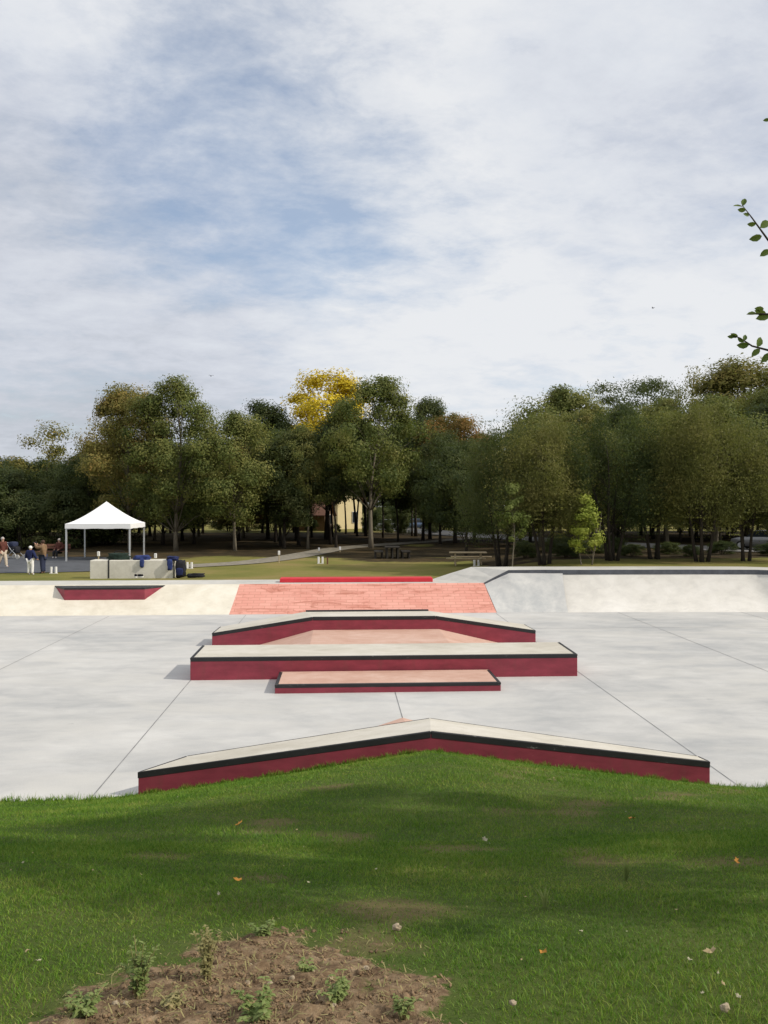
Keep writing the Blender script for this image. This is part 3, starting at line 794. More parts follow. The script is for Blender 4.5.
def person(label, loc, rz, H, pose, mats, head='hair', group=None):
    """pose: joints for hips/knees/feet/hands in units of height, facing -y"""
    t = thing('person', label, 'person', loc, rz, group)
    s = H
    P = dict(pel=(0, 0, .52), wai=(0, .005, .60), che=(0, .01, .72), nec=(0, .005, .83), chin=(0, -.005, .875), hd=(0, -.012, .925), top=(0, -.008, .965),
             nose=(0, -.075, .925),
             shl=(.105, .01, .80), ell=(.145, .02, .64), wrl=(.15, -.03, .50), hal=(.15, -.045, .455),
             shr=(-.105, .01, .80), elr=(-.145, .02, .64), wrr=(-.15, -.03, .50), har=(-.15, -.045, .455),
             hil=(.05, 0, .50), knl=(.055, -.01, .275), anl=(.055, .01, .04), tol=(.06, -.085, .018),
             hir=(-.05, 0, .50), knr=(-.055, -.01, .275), anr=(-.055, .01, .04), tor=(-.06, -.085, .018))
    P.update(pose)
    rad = dict(pel=.072, wai=.064, che=.075, nec=.032, chin=.042, hd=.052, top=.036, nose=.008, shl=.036, ell=.026, wrl=.018, hal=.018,
               hil=.055, knl=.036, anl=.024, tol=.02)
    for k in list(rad):
        if k[-1] == 'l' and k[:-1] + 'r' in P: rad[k[:-1] + 'r'] = rad[k]
    E = [('pel','wai'),('wai','che'),('che','nec'),('nec','chin'),('chin','hd'),('hd','top'),('hd','nose'),
         ('che','shl'),('shl','ell'),('ell','wrl'),('wrl','hal'),('che','shr'),('shr','elr'),('elr','wrr'),('wrr','har'),
         ('pel','hil'),('hil','knl'),('knl','anl'),('anl','tol'),('pel','hir'),('hir','knr'),('knr','anr'),('anr','tor')]
    def grow(name, keys, es, extra, m, over={}):
        ks = list(keys); ix = {k: i for i, k in enumerate(ks)}
        nodes = [(P[k][0]*s, P[k][1]*s, P[k][2]*s, (over.get(k, rad[k]) + extra) * s) for k in ks]
        skin_obj(name, nodes, [(ix[a], ix[b]) for a, b in es if a in ix and b in ix], m, t)
    grow('body', ['pel'] + [k for k in P if k != 'pel'], E, 0.0, M['skin'])
    # fingers: five short chains on each hand
    for sd in 'lr':
        h = Vector(P['ha'+sd]) * s; w = Vector(P['wr'+sd]) * s; ax = (h - w).normalized()
        side = ax.cross(Vector((0, 1, 0.2))).normalized()
        mb = MB()
        for k in range(4):
            b0 = h + side * (k - 1.5) * 0.011 * s; mb.tube([b0, b0 + ax * 0.022 * s, b0 + ax * 0.036 * s + Vector((0, -.008*s, 0))], [0.007*s, 0.006*s, 0.004*s], 5)
        mb.tube([w + ax*.02*s, w + ax*.035*s - side*0.024*s, w + ax*.055*s - side*0.026*s], [0.008*s, 0.007*s, 0.005*s], 5)
        mb.build('fingers', M['skin'], t, True)
    P['hem'] = (0, .0, .47); rad['hem'] = .068; E.append(('pel', 'hem'))
    grow('jacket', ['che', 'pel', 'wai', 'hem', 'nec', 'shl', 'ell', 'wrl', 'shr', 'elr', 'wrr'], E, 0.028, mats['jacket'], {'nec': .022, 'pel': .072})
    grow('trousers', ['pel', 'hil', 'knl', 'anl', 'hir', 'knr', 'anr'], E, 0.02, mats['trousers'])
    for sd in 'lr':
        a = Vector(P['an'+sd]) * s; b_ = Vector(P['to'+sd]) * s
        skin_obj('shoe', [(a.x, a.y, a.z, .028*s), (b_.x, b_.y, b_.z, .024*s)], [(0, 1)], mats['shoes'], t)
    hd = Vector(P['hd']) * s
    mb = MB(); mb.ball((hd.x, hd.y + 0.012*s, hd.z + 0.014*s), (.056*s, .062*s, .062*s), 12, 9)
    hb = mb.build('cap' if head == 'cap' else 'hair', mats['head'], t, True)
    if head == 'cap':
        MB().ball((hd.x, hd.y - 0.07*s, hd.z + 0.02*s), (.045*s, .045*s, .008*s), 10, 6).build('peak', mats['head'], hb, True)
    for sx in (-1, 1): MB().ball((hd.x + sx*.02*s, hd.y - .052*s, hd.z + .006*s), .007*s, 6, 5).build('eye', M['blackcloth'], t)
    return t

def at(x, d): X = bear(x, d); return (X, d, 1.035 if X < -13 else gz(X, d))
p = at(30.5, 42.6); p = (p[0], p[1], gz(p[0], p[1]))
person('person in white cap, navy jacket and white trousers, seen from behind at the plaza edge', p, R(170), 1.50,
       dict(ell=(.165, .0, .66), wrl=(.19, -.05, .55), hal=(.195, -.075, .52), elr=(-.16, .0, .66), wrr=(-.20, -.06, .54), har=(-.21, -.085, .52), knl=(.065, -.01, .275), anl=(.075, .01, .04), tol=(.085, -.08, .018), knr=(-.065, -.01, .275), anr=(-.07, .01, .04), tor=(-.08, -.08, .018)),
       dict(jacket=M['navy'], trousers=M['whitecloth'], shoes=M['whitecloth'], head=M['whitecloth']), 'cap')
p = at(43.0, 43.4); p = (p[0], p[1], gz(p[0], p[1]))
mt = person('person in tan jacket and dark trousers raising both hands to the face', p, R(-95), 1.76,
       dict(ell=(.13, -.12, .77), wrl=(.06, -.20, .87), hal=(.04, -.225, .90), elr=(-.13, -.12, .76), wrr=(-.06, -.20, .865), har=(-.04, -.225, .895)),
       dict(jacket=M['tan'], trousers=M['denim'], shoes=M['blackcloth'], head=M['hair']))
a = R(-95)
cm = thing('camera_body', 'small dark camera held up by the person in the tan jacket', 'camera', (p[0] + 0.41*math.sin(a), p[1] - 0.41*math.cos(a), p[2] + 1.60), a)
MB().box(-0.085, 0.085, -0.04, 0.04, -0.06, 0.06).build('camera_case', M['blackcloth'], cm, bevel=0.01)
MB().tube([(0, -0.04, 0), (0, -0.13, 0)], 0.04, 10).build('lens', M['rubber'], cm)
p = at(2.6, 47.0)
person('person in brown red jacket and beige trousers walking at the left edge of the plaza', p, R(55), 1.74,
       dict(knl=(.055, -.09, .285), anl=(.055, -.13, .05), tol=(.06, -.22, .04), knr=(-.055, .04, .275), anr=(-.055, .17, .06), tor=(-.06, .10, .02), wrl=(.15, .06, .52), hal=(.15, .07, .48), wrr=(-.14, -.12, .52), har=(-.14, -.15, .49)),
       dict(jacket=M['brick_red_cloth'], trousers=M['beige'], shoes=M['whitecloth'], head=M['greyhair']))
# bench with a seated person
p = at(54, 55.3)
bn = thing('park_bench', 'red brown wooden bench at the back of the asphalt plaza left of the tent', 'bench', p, 0.05)
mb = MB(); [mb.box(-1.0, 1.0, -0.25 + k*0.17, -0.1 + k*0.17, 0.42, 0.46) for k in range(3)]; mb.build('seat', M['redwood'], bn)
mb = MB(); [mb.box(-1.0, 1.0, 0.27, 0.31, 0.6 + k*0.17, 0.74 + k*0.17) for k in range(2)]; mb.build('backrest', M['redwood'], bn)
for sx in (-0.8, 0.8):
    mb = MB(); mb.box(sx-0.03, sx+0.03, -0.22, -0.16, 0, 0.42); mb.box(sx-0.03, sx+0.03, 0.2, 0.26, 0, 0.9); mb.build('leg', M['darkwood'], bn)
p2 = (p[0] + 0.35, p[1] + 0.0, p[2] - 0.42)
person('person in dark red top sitting on the red brown bench left of the tent', p2, R(-15), 1.72,
       dict(knl=(.065, -.25, .50), anl=(.065, -.25, .285), tol=(.065, -.34, .265), knr=(-.065, -.25, .50), anr=(-.065, -.25, .285), tor=(-.065, -.34, .265), wrl=(.10, -.16, .57), hal=(.09, -.20, .56), wrr=(-.10, -.16, .57), har=(-.09, -.20, .56)),
       dict(jacket=M['brick_red_cloth'], trousers=M['blackcloth'], shoes=M['whitecloth'], head=M['greyhair']))
# pushchair
p = at(15.5, 54.5)
pc = thing('pushchair', 'dark pushchair with pale wheels parked behind the walking person', 'pushchair', p, R(70))
softbox('seat', (0.5, 0.62, 0.5), M['blackcloth'], pc, (0, 0.05, 0.58), 31, 0.1)
softbox('hood', (0.52, 0.5, 0.34), M['denim'], pc, (0, 0.2, 0.95), 32, 0.08)
mb = MB()
for sx in (-0.26, 0.26):
    mb.tube([(sx, -0.45, 0.14), (sx, 0.15, 0.6), (sx, 0.5, 1.05)], 0.018); mb.tube([(sx, 0.42, 0.16), (sx, -0.1, 0.62)], 0.018)
mb.tube([(-0.26, 0.5, 1.05), (0.26, 0.5, 1.05)], 0.02); mb.build('frame', M['pole'], pc)
for sx in (-0.29, 0.29):
    for yy in (-0.45, 0.42):
        MB().tube([(sx - 0.03, yy, 0.14), (sx + 0.03, yy, 0.14)], 0.14, 12).build('wheel', M['frame'], pc)

# ------------------------------------------------------------------ houses and cars beyond the wood
def window(parent, x, y, z, w, h, face=-1):
    f = MB(); f.box(x - w/2 - .08, x + w/2 + .08, y + face*0.06 - 0.04, y + face*0.06 + 0.04, z - .08, z + h + .08)
    fo = f.build('window', M['frame'], parent)
    MB().box(x - w/2, x + w/2, y + face*0.11 - 0.02, y + face*0.11 + 0.02, z, z + h).build('pane', M['glass'], fo)
def house(name, label, loc, rz, w, d, h, rh, wallm, wins):
    t = thing(name, label, 'house', loc, rz)
    ring = [(-w/2, 0), (w/2, 0), (w/2, h), (0, h + rh), (-w/2, h)]
    vs = [(x, 0, z) for x, z in ring] + [(x, d, z) for x, z in ring]
    MB().add(vs, [(0,1,2,3,4), (9,8,7,6,5), (0,5,6,1), (1,6,7,2), (2,7,8,3), (3,8,9,4), (4,9,5,0)]).build('wall', wallm, t)
    rf = MB()
    for sx in (-1, 1):
        rf.add([(sx*(w/2+.4), -.4, h - .4*rh/(w/2) + .03), (0, -.4, h + rh + .03), (0, d+.4, h + rh + .03), (sx*(w/2+.4), d+.4, h - .4*rh/(w/2) + .03),
                (sx*(w/2+.4), -.4, h - .4*rh/(w/2) + .18), (0, -.4, h + rh + .2), (0, d+.4, h + rh + .2), (sx*(w/2+.4), d+.4, h - .4*rh/(w/2) + .18)],
               [(0,1,2,3), (4,5,6,7), (0,1,5,4), (1,2,6,5), (2,3,7,6), (3,0,4,7)])
    r = rf.build('roof', M['tile'], t)
    MB().box(w*0.2, w*0.2+.7, d*.45, d*.45+.7, h + rh*0.4, h + rh + .7).build('chimney', M['shedwall'], r)
    for a_ in wins: window(t, a_[0], 0, a_[1], a_[2], a_[3])
    return t
X = bear(350, 118)
house('house', 'cream gabled house glimpsed between the trunks beyond the wood', (X, 118, 1.0), 0.75, 4.6, 3.6, 4.0, 1.9, M['housewall'], [(0.9, 0.9, 1.0, 1.5)])
X = bear(329, 111)
t = house('house', 'low brown brick house with a tiled roof left of the cream gabled house', (X, 111, 1.0), 1.35, 4.0, 4.6, 2.2, 1.5, M['shedwall'], [(0, 0.9, 1.2, 1.2)])

def car(label, loc, rz, paint):
    t = thing('parked_car', label, 'car', loc, rz)
    # cross-sections along x (length): (x, half width low, half width high, z bottom, z belt, z roof)
    prof = [(-2.1, .68, .42, .62), (-2.0, .78, .30, .80), (-1.4, .84, .24, .92), (-0.6, .86, .24, .96), (0.6, .86, .24, .98), (1.5, .84, .24, .98), (2.0, .80, .30, .95), (2.1, .70, .42, .75)]
    vs = []; fs = []
    for x, hw_, zb, zt in prof:
        vs += [(x, -hw_*.94, zb), (x, -hw_, (zb+zt)/2), (x, -hw_*.93, zt), (x, hw_*.93, zt), (x, hw_, (zb+zt)/2), (x, hw_*.94, zb)]
    for i in range(len(prof) - 1):
        for k in range(6): fs.append((6*i+k, 6*i+(k+1) % 6, 6*i+6+(k+1) % 6, 6*i+6+k))
    fs += [(5,4,3,2,1,0), tuple(6*(len(prof)-1)+k for k in range(6))]
    MB().add(vs, fs).build('body', paint, t, True)
    cab = [(-0.95, .76, .95), (-0.35, .66, 1.40), (0.9, .66, 1.44), (1.75, .74, .97)]
    vs = []
    for x, hw_, z in cab: vs += [(x, -hw_, z), (x, hw_, z)]
    vs += [(-0.95, -.78, .9), (-0.95, .78, .9), (1.75, -.78, .9), (1.75, .78, .9)]
    MB().add(vs, [(0,1,3,2), (2,3,5,4), (4,5,7,6), (8,0,2,4,6,10), (9,11,7,5,3,1), (8,9,1,0), (10,6,7,11)]).build('cabin_glass', M['glass'], t)
    MB().add([(-.33,-.655,1.41),(-.33,.655,1.41),(.9,.655,1.45),(.9,-.655,1.45),(-.3,-.6,1.45),(-.3,.6,1.45),(.85,.6,1.49),(.85,-.6,1.49)],
             [(3,2,1,0),(4,5,6,7),(0,1,5,4),(1,2,6,5),(2,3,7,6),(3,0,4,7)]).build('roof', paint, t)
    for x in (-1.3, 1.3):
        for sy in (-1, 1):
            w = MB().tube([(x, sy*.68, .32), (x, sy*.87, .32)], .32, 18).build('wheel', M['rubber'], t)
            MB().tube([(x, sy*.86, .32), (x, sy*.885, .32)], .2, 14).build('rim', M['pole'], w)
    for sy in (-1, 1):
        MB().ball((-2.02, sy*.55, .66), (.08, .16, .09), 8, 6).build('headlight', M['frame'], t)
        MB().ball((2.04, sy*.6, .78), (.06, .13, .09), 8, 6).build('tail_light', M['brightred'], t)
    return t
X = bear(762, 62.5)
car('grey car parked on the pale street behind the trees at the right edge', (X, 62.5, gz(X, 62.5) + 0.07), R(-42), M['greycar'])
X = bear(384, 112)
car('grey car glimpsed between trunks right of the cream gabled house', (X, 112, 1.02), R(8), M['greycar'])
X = bear(413, 115)
car('blue car glimpsed between trunks farther right than the grey car', (X, 115, 1.02), R(5), M['bluecar'])

# ------------------------------------------------------------------ trees
def leaf_quads(cent, size, rng, asp=0.6, up=0.35, out=None, droop=0.0, nbias=None):
    n = len(cent)
    d = rng.normal(size=(n, 3)); d[:, 2] -= droop
    if out is not None: d += out
    d /= np.linalg.norm(d, axis=1, keepdims=True)
    nr = rng.normal(size=(n, 3)) * (1.0 if nbias is None else 0.55); nr[:, 2] += up * (3 if nbias is None else 1)
    if nbias is not None: nr += nbias * 1.3; d = rng.normal(size=(n, 3)); d -= nr * (d * nr).sum(1, keepdims=True) / (nr * nr).sum(1, keepdims=True); d /= np.linalg.norm(d, axis=1, keepdims=True)
    sd = np.cross(d, nr); sd /= np.linalg.norm(sd, axis=1, keepdims=True) + 1e-9
    s = size * rng.uniform(0.6, 1.35, size=(n, 1))
    a = cent - d * s * 0.5; b = cent + sd * s * asp * 0.5 + d * s * 0.06; c = cent + d * s * 0.5; e = cent - sd * s * asp * 0.5 + d * s * 0.06
    V = np.stack([a, b, c, e], 1).reshape(-1, 3)
    F = np.arange(4 * n).reshape(n, 4)
    return V, F

def tree_meshes(seed, H, Rc, base, trunk_r, nclump, nleaf, leaf, kind='round', stems=1, asp=0.6):
    rng = np.random.default_rng(seed)
    rr = random.Random(seed)
    mb = MB()
    cl = []
    # clump centres in an uneven envelope
    tries = 0
    while len(cl) < nclump and tries < 9000:
        tries += 1
        h = rng.uniform(0.02, 1.0)
        if kind == 'round': w = math.sqrt(max(0, 1 - (2*h - 0.92)**2 / 1.18)) * (0.92 if h < .5 else 1.0)
        elif kind == 'oval': w = max(0.0, math.sin(math.pi * min(1, h * 0.84 + 0.13))) ** 0.5
        elif kind == 'cone': w = (1 - h) ** 0.75 * 1.0 + 0.08
        elif kind == 'umbrella': w = 0.35 + 0.65 * sm(0.25, 0.8, h) if h < .9 else 0.75
        elif kind == 'feather': w = 0.35 + 0.65 * math.sin(math.pi * min(1, 0.25 + h * 0.72))
        else: w = 1.0
        an = rng.uniform(0, 2 * math.pi)
        lob = 1 + 0.22 * math.sin(an * 2 + seed) + 0.16 * math.sin(an * 3 + seed * 2.1 + h * 5)
        rad = Rc * w * lob * math.sqrt(rng.uniform(0.12, 1.0))
        cl.append((math.cos(an) * rad, math.sin(an) * rad, base + (H - base) * h * 0.96))
    cl = np.array(cl)
    # stems
    tips = []
    for s in range(stems):
        an = 2 * math.pi * s / max(1, stems) + rr.random()
        off = 0.0 if stems == 1 else 0.28
        lean = 0.03 if stems == 1 else rr.uniform(0.10, 0.22)
        top = H * (0.88 if kind != 'umbrella' else 0.7) * (1 if stems == 1 else rr.uniform(0.7, 0.95))
        pts = []; rad = []
        wob = rr.uniform(0, 6)
        for k in range(9):
            q = k / 8
            x = math.cos(an) * (off + lean * top * q) + 0.035 * top * math.sin(q * 5 + wob) * q
            y = math.sin(an) * (off + lean * top * q) + 0.03 * top * math.sin(q * 4.3 + wob * 2) * q
            pts.append((x, y, -0.15 + (top + 0.15) * q)); rad.append(trunk_r * ((1 - q) ** 0.75 * 0.92 + 0.08) * (1.35 if k == 0 else 1.0))
        mb.tube(pts, rad, 8); tips.append(pts)
    order = rng.permutation(len(cl))[:max(10, int(len(cl) * 0.55))]
    for q, i in enumerate(order):
        c = Vector(cl[i]); pts = tips[q % stems]
        hz = max(base * 0.95, c.z - rr.uniform(0.25, 0.5) * (H - base) * 0.6)
        k = min(7, max(1, int(8 * hz / pts[-1][2]))); a = Vector(pts[k])
        mid = a.lerp(c, 0.5) + Vector((rr.uniform(-.2, .2), rr.uniform(-.2, .2), rr.uniform(-.05, .4))) * Rc * 0.25
        r0 = trunk_r * 0.30 * (1 - 0.6 * k / 8)
        mb.tube([a, a.lerp(mid, .55), mid, mid.lerp(c, .6), c], [r0, r0*.8, r0*.6, r0*.4, r0*.15], 5)
    trunk = pym('trunk', mb.v, mb.f)
    trunk.polygons.foreach_set('use_smooth', np.ones(len(trunk.polygons), dtype=bool))
    per = rng.multinomial(nleaf, rng.dirichlet(np.full(len(cl), 3.0)))
    cs = []; outs = []; nbs = []
    for c, n in zip(cl, per):
        cr = Rc * rng.uniform(0.16, 0.36)
        g = np.clip(rng.normal(size=(n, 3)) * 0.54, -0.95, 0.95) * cr
        if kind == 'feather':
            g[:, 2] *= 1.6; g[:, :2] *= 0.8
        elif kind == 'umbrella': g[:, 2] *= 0.5; g[:, :2] *= 1.3
        else: g[:, 2] *= 0.75
        p = c + g
        kp = p[:, 2] > max(0.15, base * (0.62 + 0.28 * math.sin(c[0] * 1.9 + seed) * math.cos(c[1] * 1.7)))
        p = p[kp]; g = g[kp]
        cs.append(p)
        o = p - np.array([0, 0, (base + H) / 2]); o /= np.linalg.norm(o, axis=1, keepdims=True) + 1e-9
        nbs.append(g / (np.linalg.norm(g, axis=1, keepdims=True) + 1e-9) + o * 0.5)
        outs.append(o * (0.5 if kind != 'feather' else 0.2) + (np.array([0, 0, 1.0]) if kind == 'feather' else 0))
    cs = np.concatenate(cs); outs = np.concatenate(outs)
    V, F = leaf_quads(cs, leaf, rng, asp, 0.3, outs, 0.0, None if kind == 'feather' else np.concatenate(nbs))
    crown = npm('crown', V, F)
    return trunk, crown

PROTO = {}
def proto(key, leafm, bark, **kw):
    tr, cr = tree_meshes(**kw)
    tr.materials.append(bark); cr.materials.append(leafm)
    PROTO[key] = (tr, cr, kw['H'], kw['Rc'])
proto('oak_a', L['olive'], M['palebark'], seed=3, H=14, Rc=3.9, base=2.6, trunk_r=0.170, nclump=110, nleaf=44640, leaf=0.178, kind='oval')
proto('oak_b', L['green'], M['palebark'], seed=5, H=14, Rc=4.0, base=2.4, trunk_r=0.178, nclump=114, nleaf=44640, leaf=0.178, kind='oval')
proto('round_a', L['green'], M['palebark'], seed=8, H=11, Rc=3.6, base=2.6, trunk_r=0.136, nclump=87, nleaf=35712, leaf=0.166, kind='round')
proto('round_b', L['dark'], M['bark'], seed=9, H=11, Rc=3.7, base=2.4, trunk_r=0.145, nclump=87, nleaf=35712, leaf=0.178, kind='round')
proto('brown', L['brown'], M['palebark'], seed=13, H=12, Rc=3.6, base=2.6, trunk_r=0.145, nclump=87, nleaf=32736, leaf=0.172, kind='oval')
proto('yellow', L['yellow'], M['bark'], seed=17, H=17, Rc=3.8, base=5.0, trunk_r=0.187, nclump=95, nleaf=27280, leaf=0.221, kind='oval')
proto('dark_tall', L['dark'], M['bark'], seed=21, H=14, Rc=3.4, base=2.6, trunk_r=0.162, nclump=95, nleaf=35712, leaf=0.185, kind='oval')
proto('umbrella', L['dark'], M['bark'], seed=25, H=17, Rc=5.4, base=9.0, trunk_r=0.204, nclump=72, nleaf=17360, leaf=0.221, kind='umbrella')
proto('airy', L['olive'], M['bark'], seed=29, H=12, Rc=4.4, base=3.0, trunk_r=.18, nclump=40, nleaf=8680, leaf=0.208, kind='round')
proto('feather_a', L['feather'], M['bark'], seed=33, H=9, Rc=3.4, base=2.7, trunk_r=0.102, nclump=98, nleaf=51584, leaf=0.128, kind='feather', stems=4, asp=.4)
proto('feather_b', L['feather'], M['bark'], seed=37, H=9, Rc=3.2, base=2.9, trunk_r=0.111, nclump=95, nleaf=47616, leaf=0.128, kind='feather', stems=3, asp=.45)
proto('bushy', L['dark'], M['bark'], seed=41, H=6, Rc=3.4, base=0.3, trunk_r=0.085, nclump=91, nleaf=24800, leaf=0.177, kind='round', stems=4)
proto('high', L['dark'], M['bark'], seed=53, H=14, Rc=3.8, base=6.0, trunk_r=0.145, nclump=80, nleaf=23250, leaf=0.208, kind='oval')
proto('oak_high', L['green'], M['palebark'], seed=57, H=14, Rc=3.8, base=4.6, trunk_r=.17, nclump=105, nleaf=40800, leaf=0.180, kind='oval')
proto('sapling', L['lime'], M['palebark'], seed=46, H=4.2, Rc=1.0, base=0.8, trunk_r=.035, nclump=64, nleaf=6000, leaf=.14, kind='cone', stems=2)
L['slim'] = leafmat('leaf_slim', [(0.10, 0.13, 0.035), (0.16, 0.20, 0.05), (0.22, 0.25, 0.075), (0.28, 0.29, 0.10)])
proto('slim', L['slim'], M['palebark'], seed=49, H=5.5, Rc=1.0, base=1.7, trunk_r=.045, nclump=24, nleaf=3000, leaf=.15, kind='oval', stems=2)

for key, src, lm in (('feather_c', 'feather_a', 'dark'), ('feather_d', 'feather_b', 'green')):
    tr, cr, H, Rc = PROTO[src]; c2 = cr.copy(); c2.materials.clear(); c2.materials.append(L[lm]); PROTO[key] = (tr, c2, H, Rc)
def plant(name, key, x, d, ytop, label, group=None, wide=1.0, rz=None, cat='tree', zoff=0.0):
    tr, cr, H, Rc = PROTO[key]
    X = bear(x, d); z = gz(X, d) + zoff
    h = 4.7 + (503 - ytop) * d / 827 - z
    sz = h / H
    t = thing(name, label, cat, (X, d, z), random.uniform(0, 6.28) if rz is None else rz, group)
    k = (0.35 + 0.65 * sz) * wide
    t.scale = (k, k, sz)
    for nm, me in (('trunk', tr), ('crown', cr)):
        o = bpy.data.objects.new(nm, me); COL.objects.link(o); o.parent = t
    return t
T = plant
T('tall_tree', 'oak_a', 130, 67, 387, 'tall olive brown tree standing right behind the white tent')
T('tall_tree', 'oak_b', 176, 64, 379, 'tall olive tree with a pale trunk behind the right end of the concrete block')
T('broad_tree', 'round_a', 235, 64, 413, 'rounded olive tree on a short pale trunk left of the gravel path')
T('airy_tree', 'airy', 46, 74, 428, 'thin crowned yellowing tree at the left, sky showing through its top', wide=1.1)
T('dark_tree', 'round_b', 12, 70, 468, 'dark low tree at the left edge above the walking person', wide=1.2)
T('dark_tree', 'dark_tall', 268, 84, 403, 'dark blue green tree behind the rounded olive tree, left of the yellow one', wide=1.15)
T('dark_tree', 'round_b', 284, 67, 432, 'dark green tree with a leaning base by the bend of the gravel path')
T('slender_tree', 'oak_high', 308, 67, 424, 'green tree on a thin straight pale trunk beside the gravel path', wide=.8)
T('yellow_tree', 'yellow', 327, 84, 366, 'bright yellow autumn tree rising above the wood', wide=1.35)
T('slender_tree', 'high', 336, 68, 418, 'dark tree on a slim tall trunk just below the yellow tree', wide=.85)
T('tall_tree', 'oak_high', 371, 67.5, 374, 'tall green tree with a straight pale trunk in front of the yellow tree', wide=1.05)
T('dark_tree', 'dark_tall', 430, 84, 399, 'dark tree right behind the tall green tree with the straight pale trunk')
T('brown_tree', 'brown', 455, 78, 416, 'rusty brown tree right of the tall green tree', wide=1.1)
T('slender_tree', 'round_b', 440, 74, 432, 'dark tree on a short pale trunk behind the green patch of lawn', wide=.9)
T('dark_tree', 'round_b', 466, 57, 440, 'dark tree with a thick black trunk behind the long wooden picnic table', wide=.9)
T('multi_stem_tree', 'feather_c', 502, 46, 436, 'dark several stemmed tree right behind the left slim sapling', wide=.95)
T('broad_tree', 'round_a', 560, 78, 388, 'broad green tree with a rounded top above the several stemmed trees', wide=1.15)
T('multi_stem_tree', 'feather_b', 545, 43.8, 428, 'several stemmed grey green tree between the two saplings')
T('multi_stem_tree', 'feather_c', 612, 44.2, 418, 'several stemmed grey green tree just right of the bright green sapling')
T('umbrella_tree', 'umbrella', 641, 92, 380, 'flat topped dark tree standing far back, its branches open to the sky', wide=.9)
T('airy_tree', 'airy', 690, 96, 376, 'thin bare looking tree between the flat topped tree and the dense tree at the right', wide=.65)
T('multi_stem_tree', 'feather_d', 655, 45.5, 420, 'several stemmed tree below the flat topped tree')
T('multi_stem_tree', 'feather_a', 702, 43.4, 410, 'tallest several stemmed tree with upright feathery shoots near the right edge', wide=1.0)
T('dense_tree', 'oak_a', 748, 78, 361, 'large dense olive tree topping the wood at the right edge', wide=1.45)
T('multi_stem_tree', 'feather_b', 745, 44, 432, 'grey green tree in front of the grey car at the right edge', wide=.9)
T('dense_tree', 'oak_b', 800, 66, 372, 'dense olive tree cut by the right edge of the picture', wide=1.2)
T('multi_stem_tree', 'feather_c', 790, 43.6, 430, 'several stemmed tree just outside the right edge', wide=.9)
T('sapling', 'sapling', 586, 41.4, 495, 'bright lime green sapling behind the quarter pipe', wide=1.1)
T('sapling', 'slim', 511, 41.6, 476, 'slim olive sapling on two thin stems by the left end of the quarter pipe', wide=.9)
# dark understorey at the left
for x, d, yt, w, lab in ((-30, 66, 480, 1.2, 'dark bush at the left edge, beyond the walking person'), (25, 66, 492, 1.1, 'dark bush behind the pushchair'),
                         (68, 69, 488, 1.2, 'dark bush behind the bench and the left tent poles'), (112, 74, 494, 1.1, 'dark bush seen below the tent canopy')):
    T('bush', 'bushy', x, d, yt, lab, 'dark bushes behind the plaza', w, cat='bush')
for k, (x, d, yt, w) in enumerate(((525, 49, 541, .5), (566, 47, 543, .55), (590, 51, 540, .6), (632, 48, 544, .5), (668, 50, 542, .6), (690, 47.5, 545, .45), (722, 50, 541, .6), (770, 48.5, 543, .6), (610, 56, 536, .7), (560, 57, 535, .7))):
    T('bush', 'bushy', x, d, yt, 'low dark bush between the trunks at the right, behind the quarter pipe', 'low bushes behind the quarter pipe', w, cat='bush')
for x, d, yt in ((520, 62, 428), (575, 60, 412), (622, 66, 408), (668, 55, 414), (716, 54, 405), (770, 56, 402), (540, 68, 415), (600, 76, 405), (665, 82, 400), (715, 72, 396)):
    T('wood_tree', ['oak_b', 'brown', 'feather_b', 'round_a', 'dark_tall'][(x // 5) % 5], x, d, yt, 'grey green tree filling the wood behind the several stemmed trees at the right', 'trees filling the wood at the right', 1.0)
# the rest of the wood, back rows
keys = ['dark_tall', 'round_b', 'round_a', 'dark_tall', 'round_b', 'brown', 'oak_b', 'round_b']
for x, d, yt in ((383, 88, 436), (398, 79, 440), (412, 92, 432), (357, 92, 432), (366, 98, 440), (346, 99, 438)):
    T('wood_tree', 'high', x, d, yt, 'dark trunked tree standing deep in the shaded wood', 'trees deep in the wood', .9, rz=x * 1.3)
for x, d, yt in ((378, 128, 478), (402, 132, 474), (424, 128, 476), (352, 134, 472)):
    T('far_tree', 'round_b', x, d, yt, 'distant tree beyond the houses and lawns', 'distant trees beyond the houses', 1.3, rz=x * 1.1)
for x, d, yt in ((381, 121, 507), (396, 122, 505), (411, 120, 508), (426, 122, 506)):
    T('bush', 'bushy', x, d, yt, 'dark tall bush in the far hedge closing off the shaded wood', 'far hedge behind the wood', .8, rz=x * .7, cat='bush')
rb = random.Random(5)
n_ = 0
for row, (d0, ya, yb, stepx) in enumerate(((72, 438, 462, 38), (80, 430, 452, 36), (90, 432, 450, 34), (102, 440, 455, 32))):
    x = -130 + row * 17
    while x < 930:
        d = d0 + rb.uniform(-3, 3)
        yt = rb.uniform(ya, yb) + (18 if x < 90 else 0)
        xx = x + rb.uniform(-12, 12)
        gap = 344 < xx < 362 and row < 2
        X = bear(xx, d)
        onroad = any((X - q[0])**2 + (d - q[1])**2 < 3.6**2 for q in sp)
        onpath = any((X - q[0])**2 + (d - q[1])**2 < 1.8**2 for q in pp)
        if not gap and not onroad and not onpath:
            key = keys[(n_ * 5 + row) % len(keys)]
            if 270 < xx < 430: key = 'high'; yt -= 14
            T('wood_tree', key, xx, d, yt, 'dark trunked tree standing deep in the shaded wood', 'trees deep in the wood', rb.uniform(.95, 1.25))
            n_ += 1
        x += stepx * rb.uniform(0.85, 1.2)
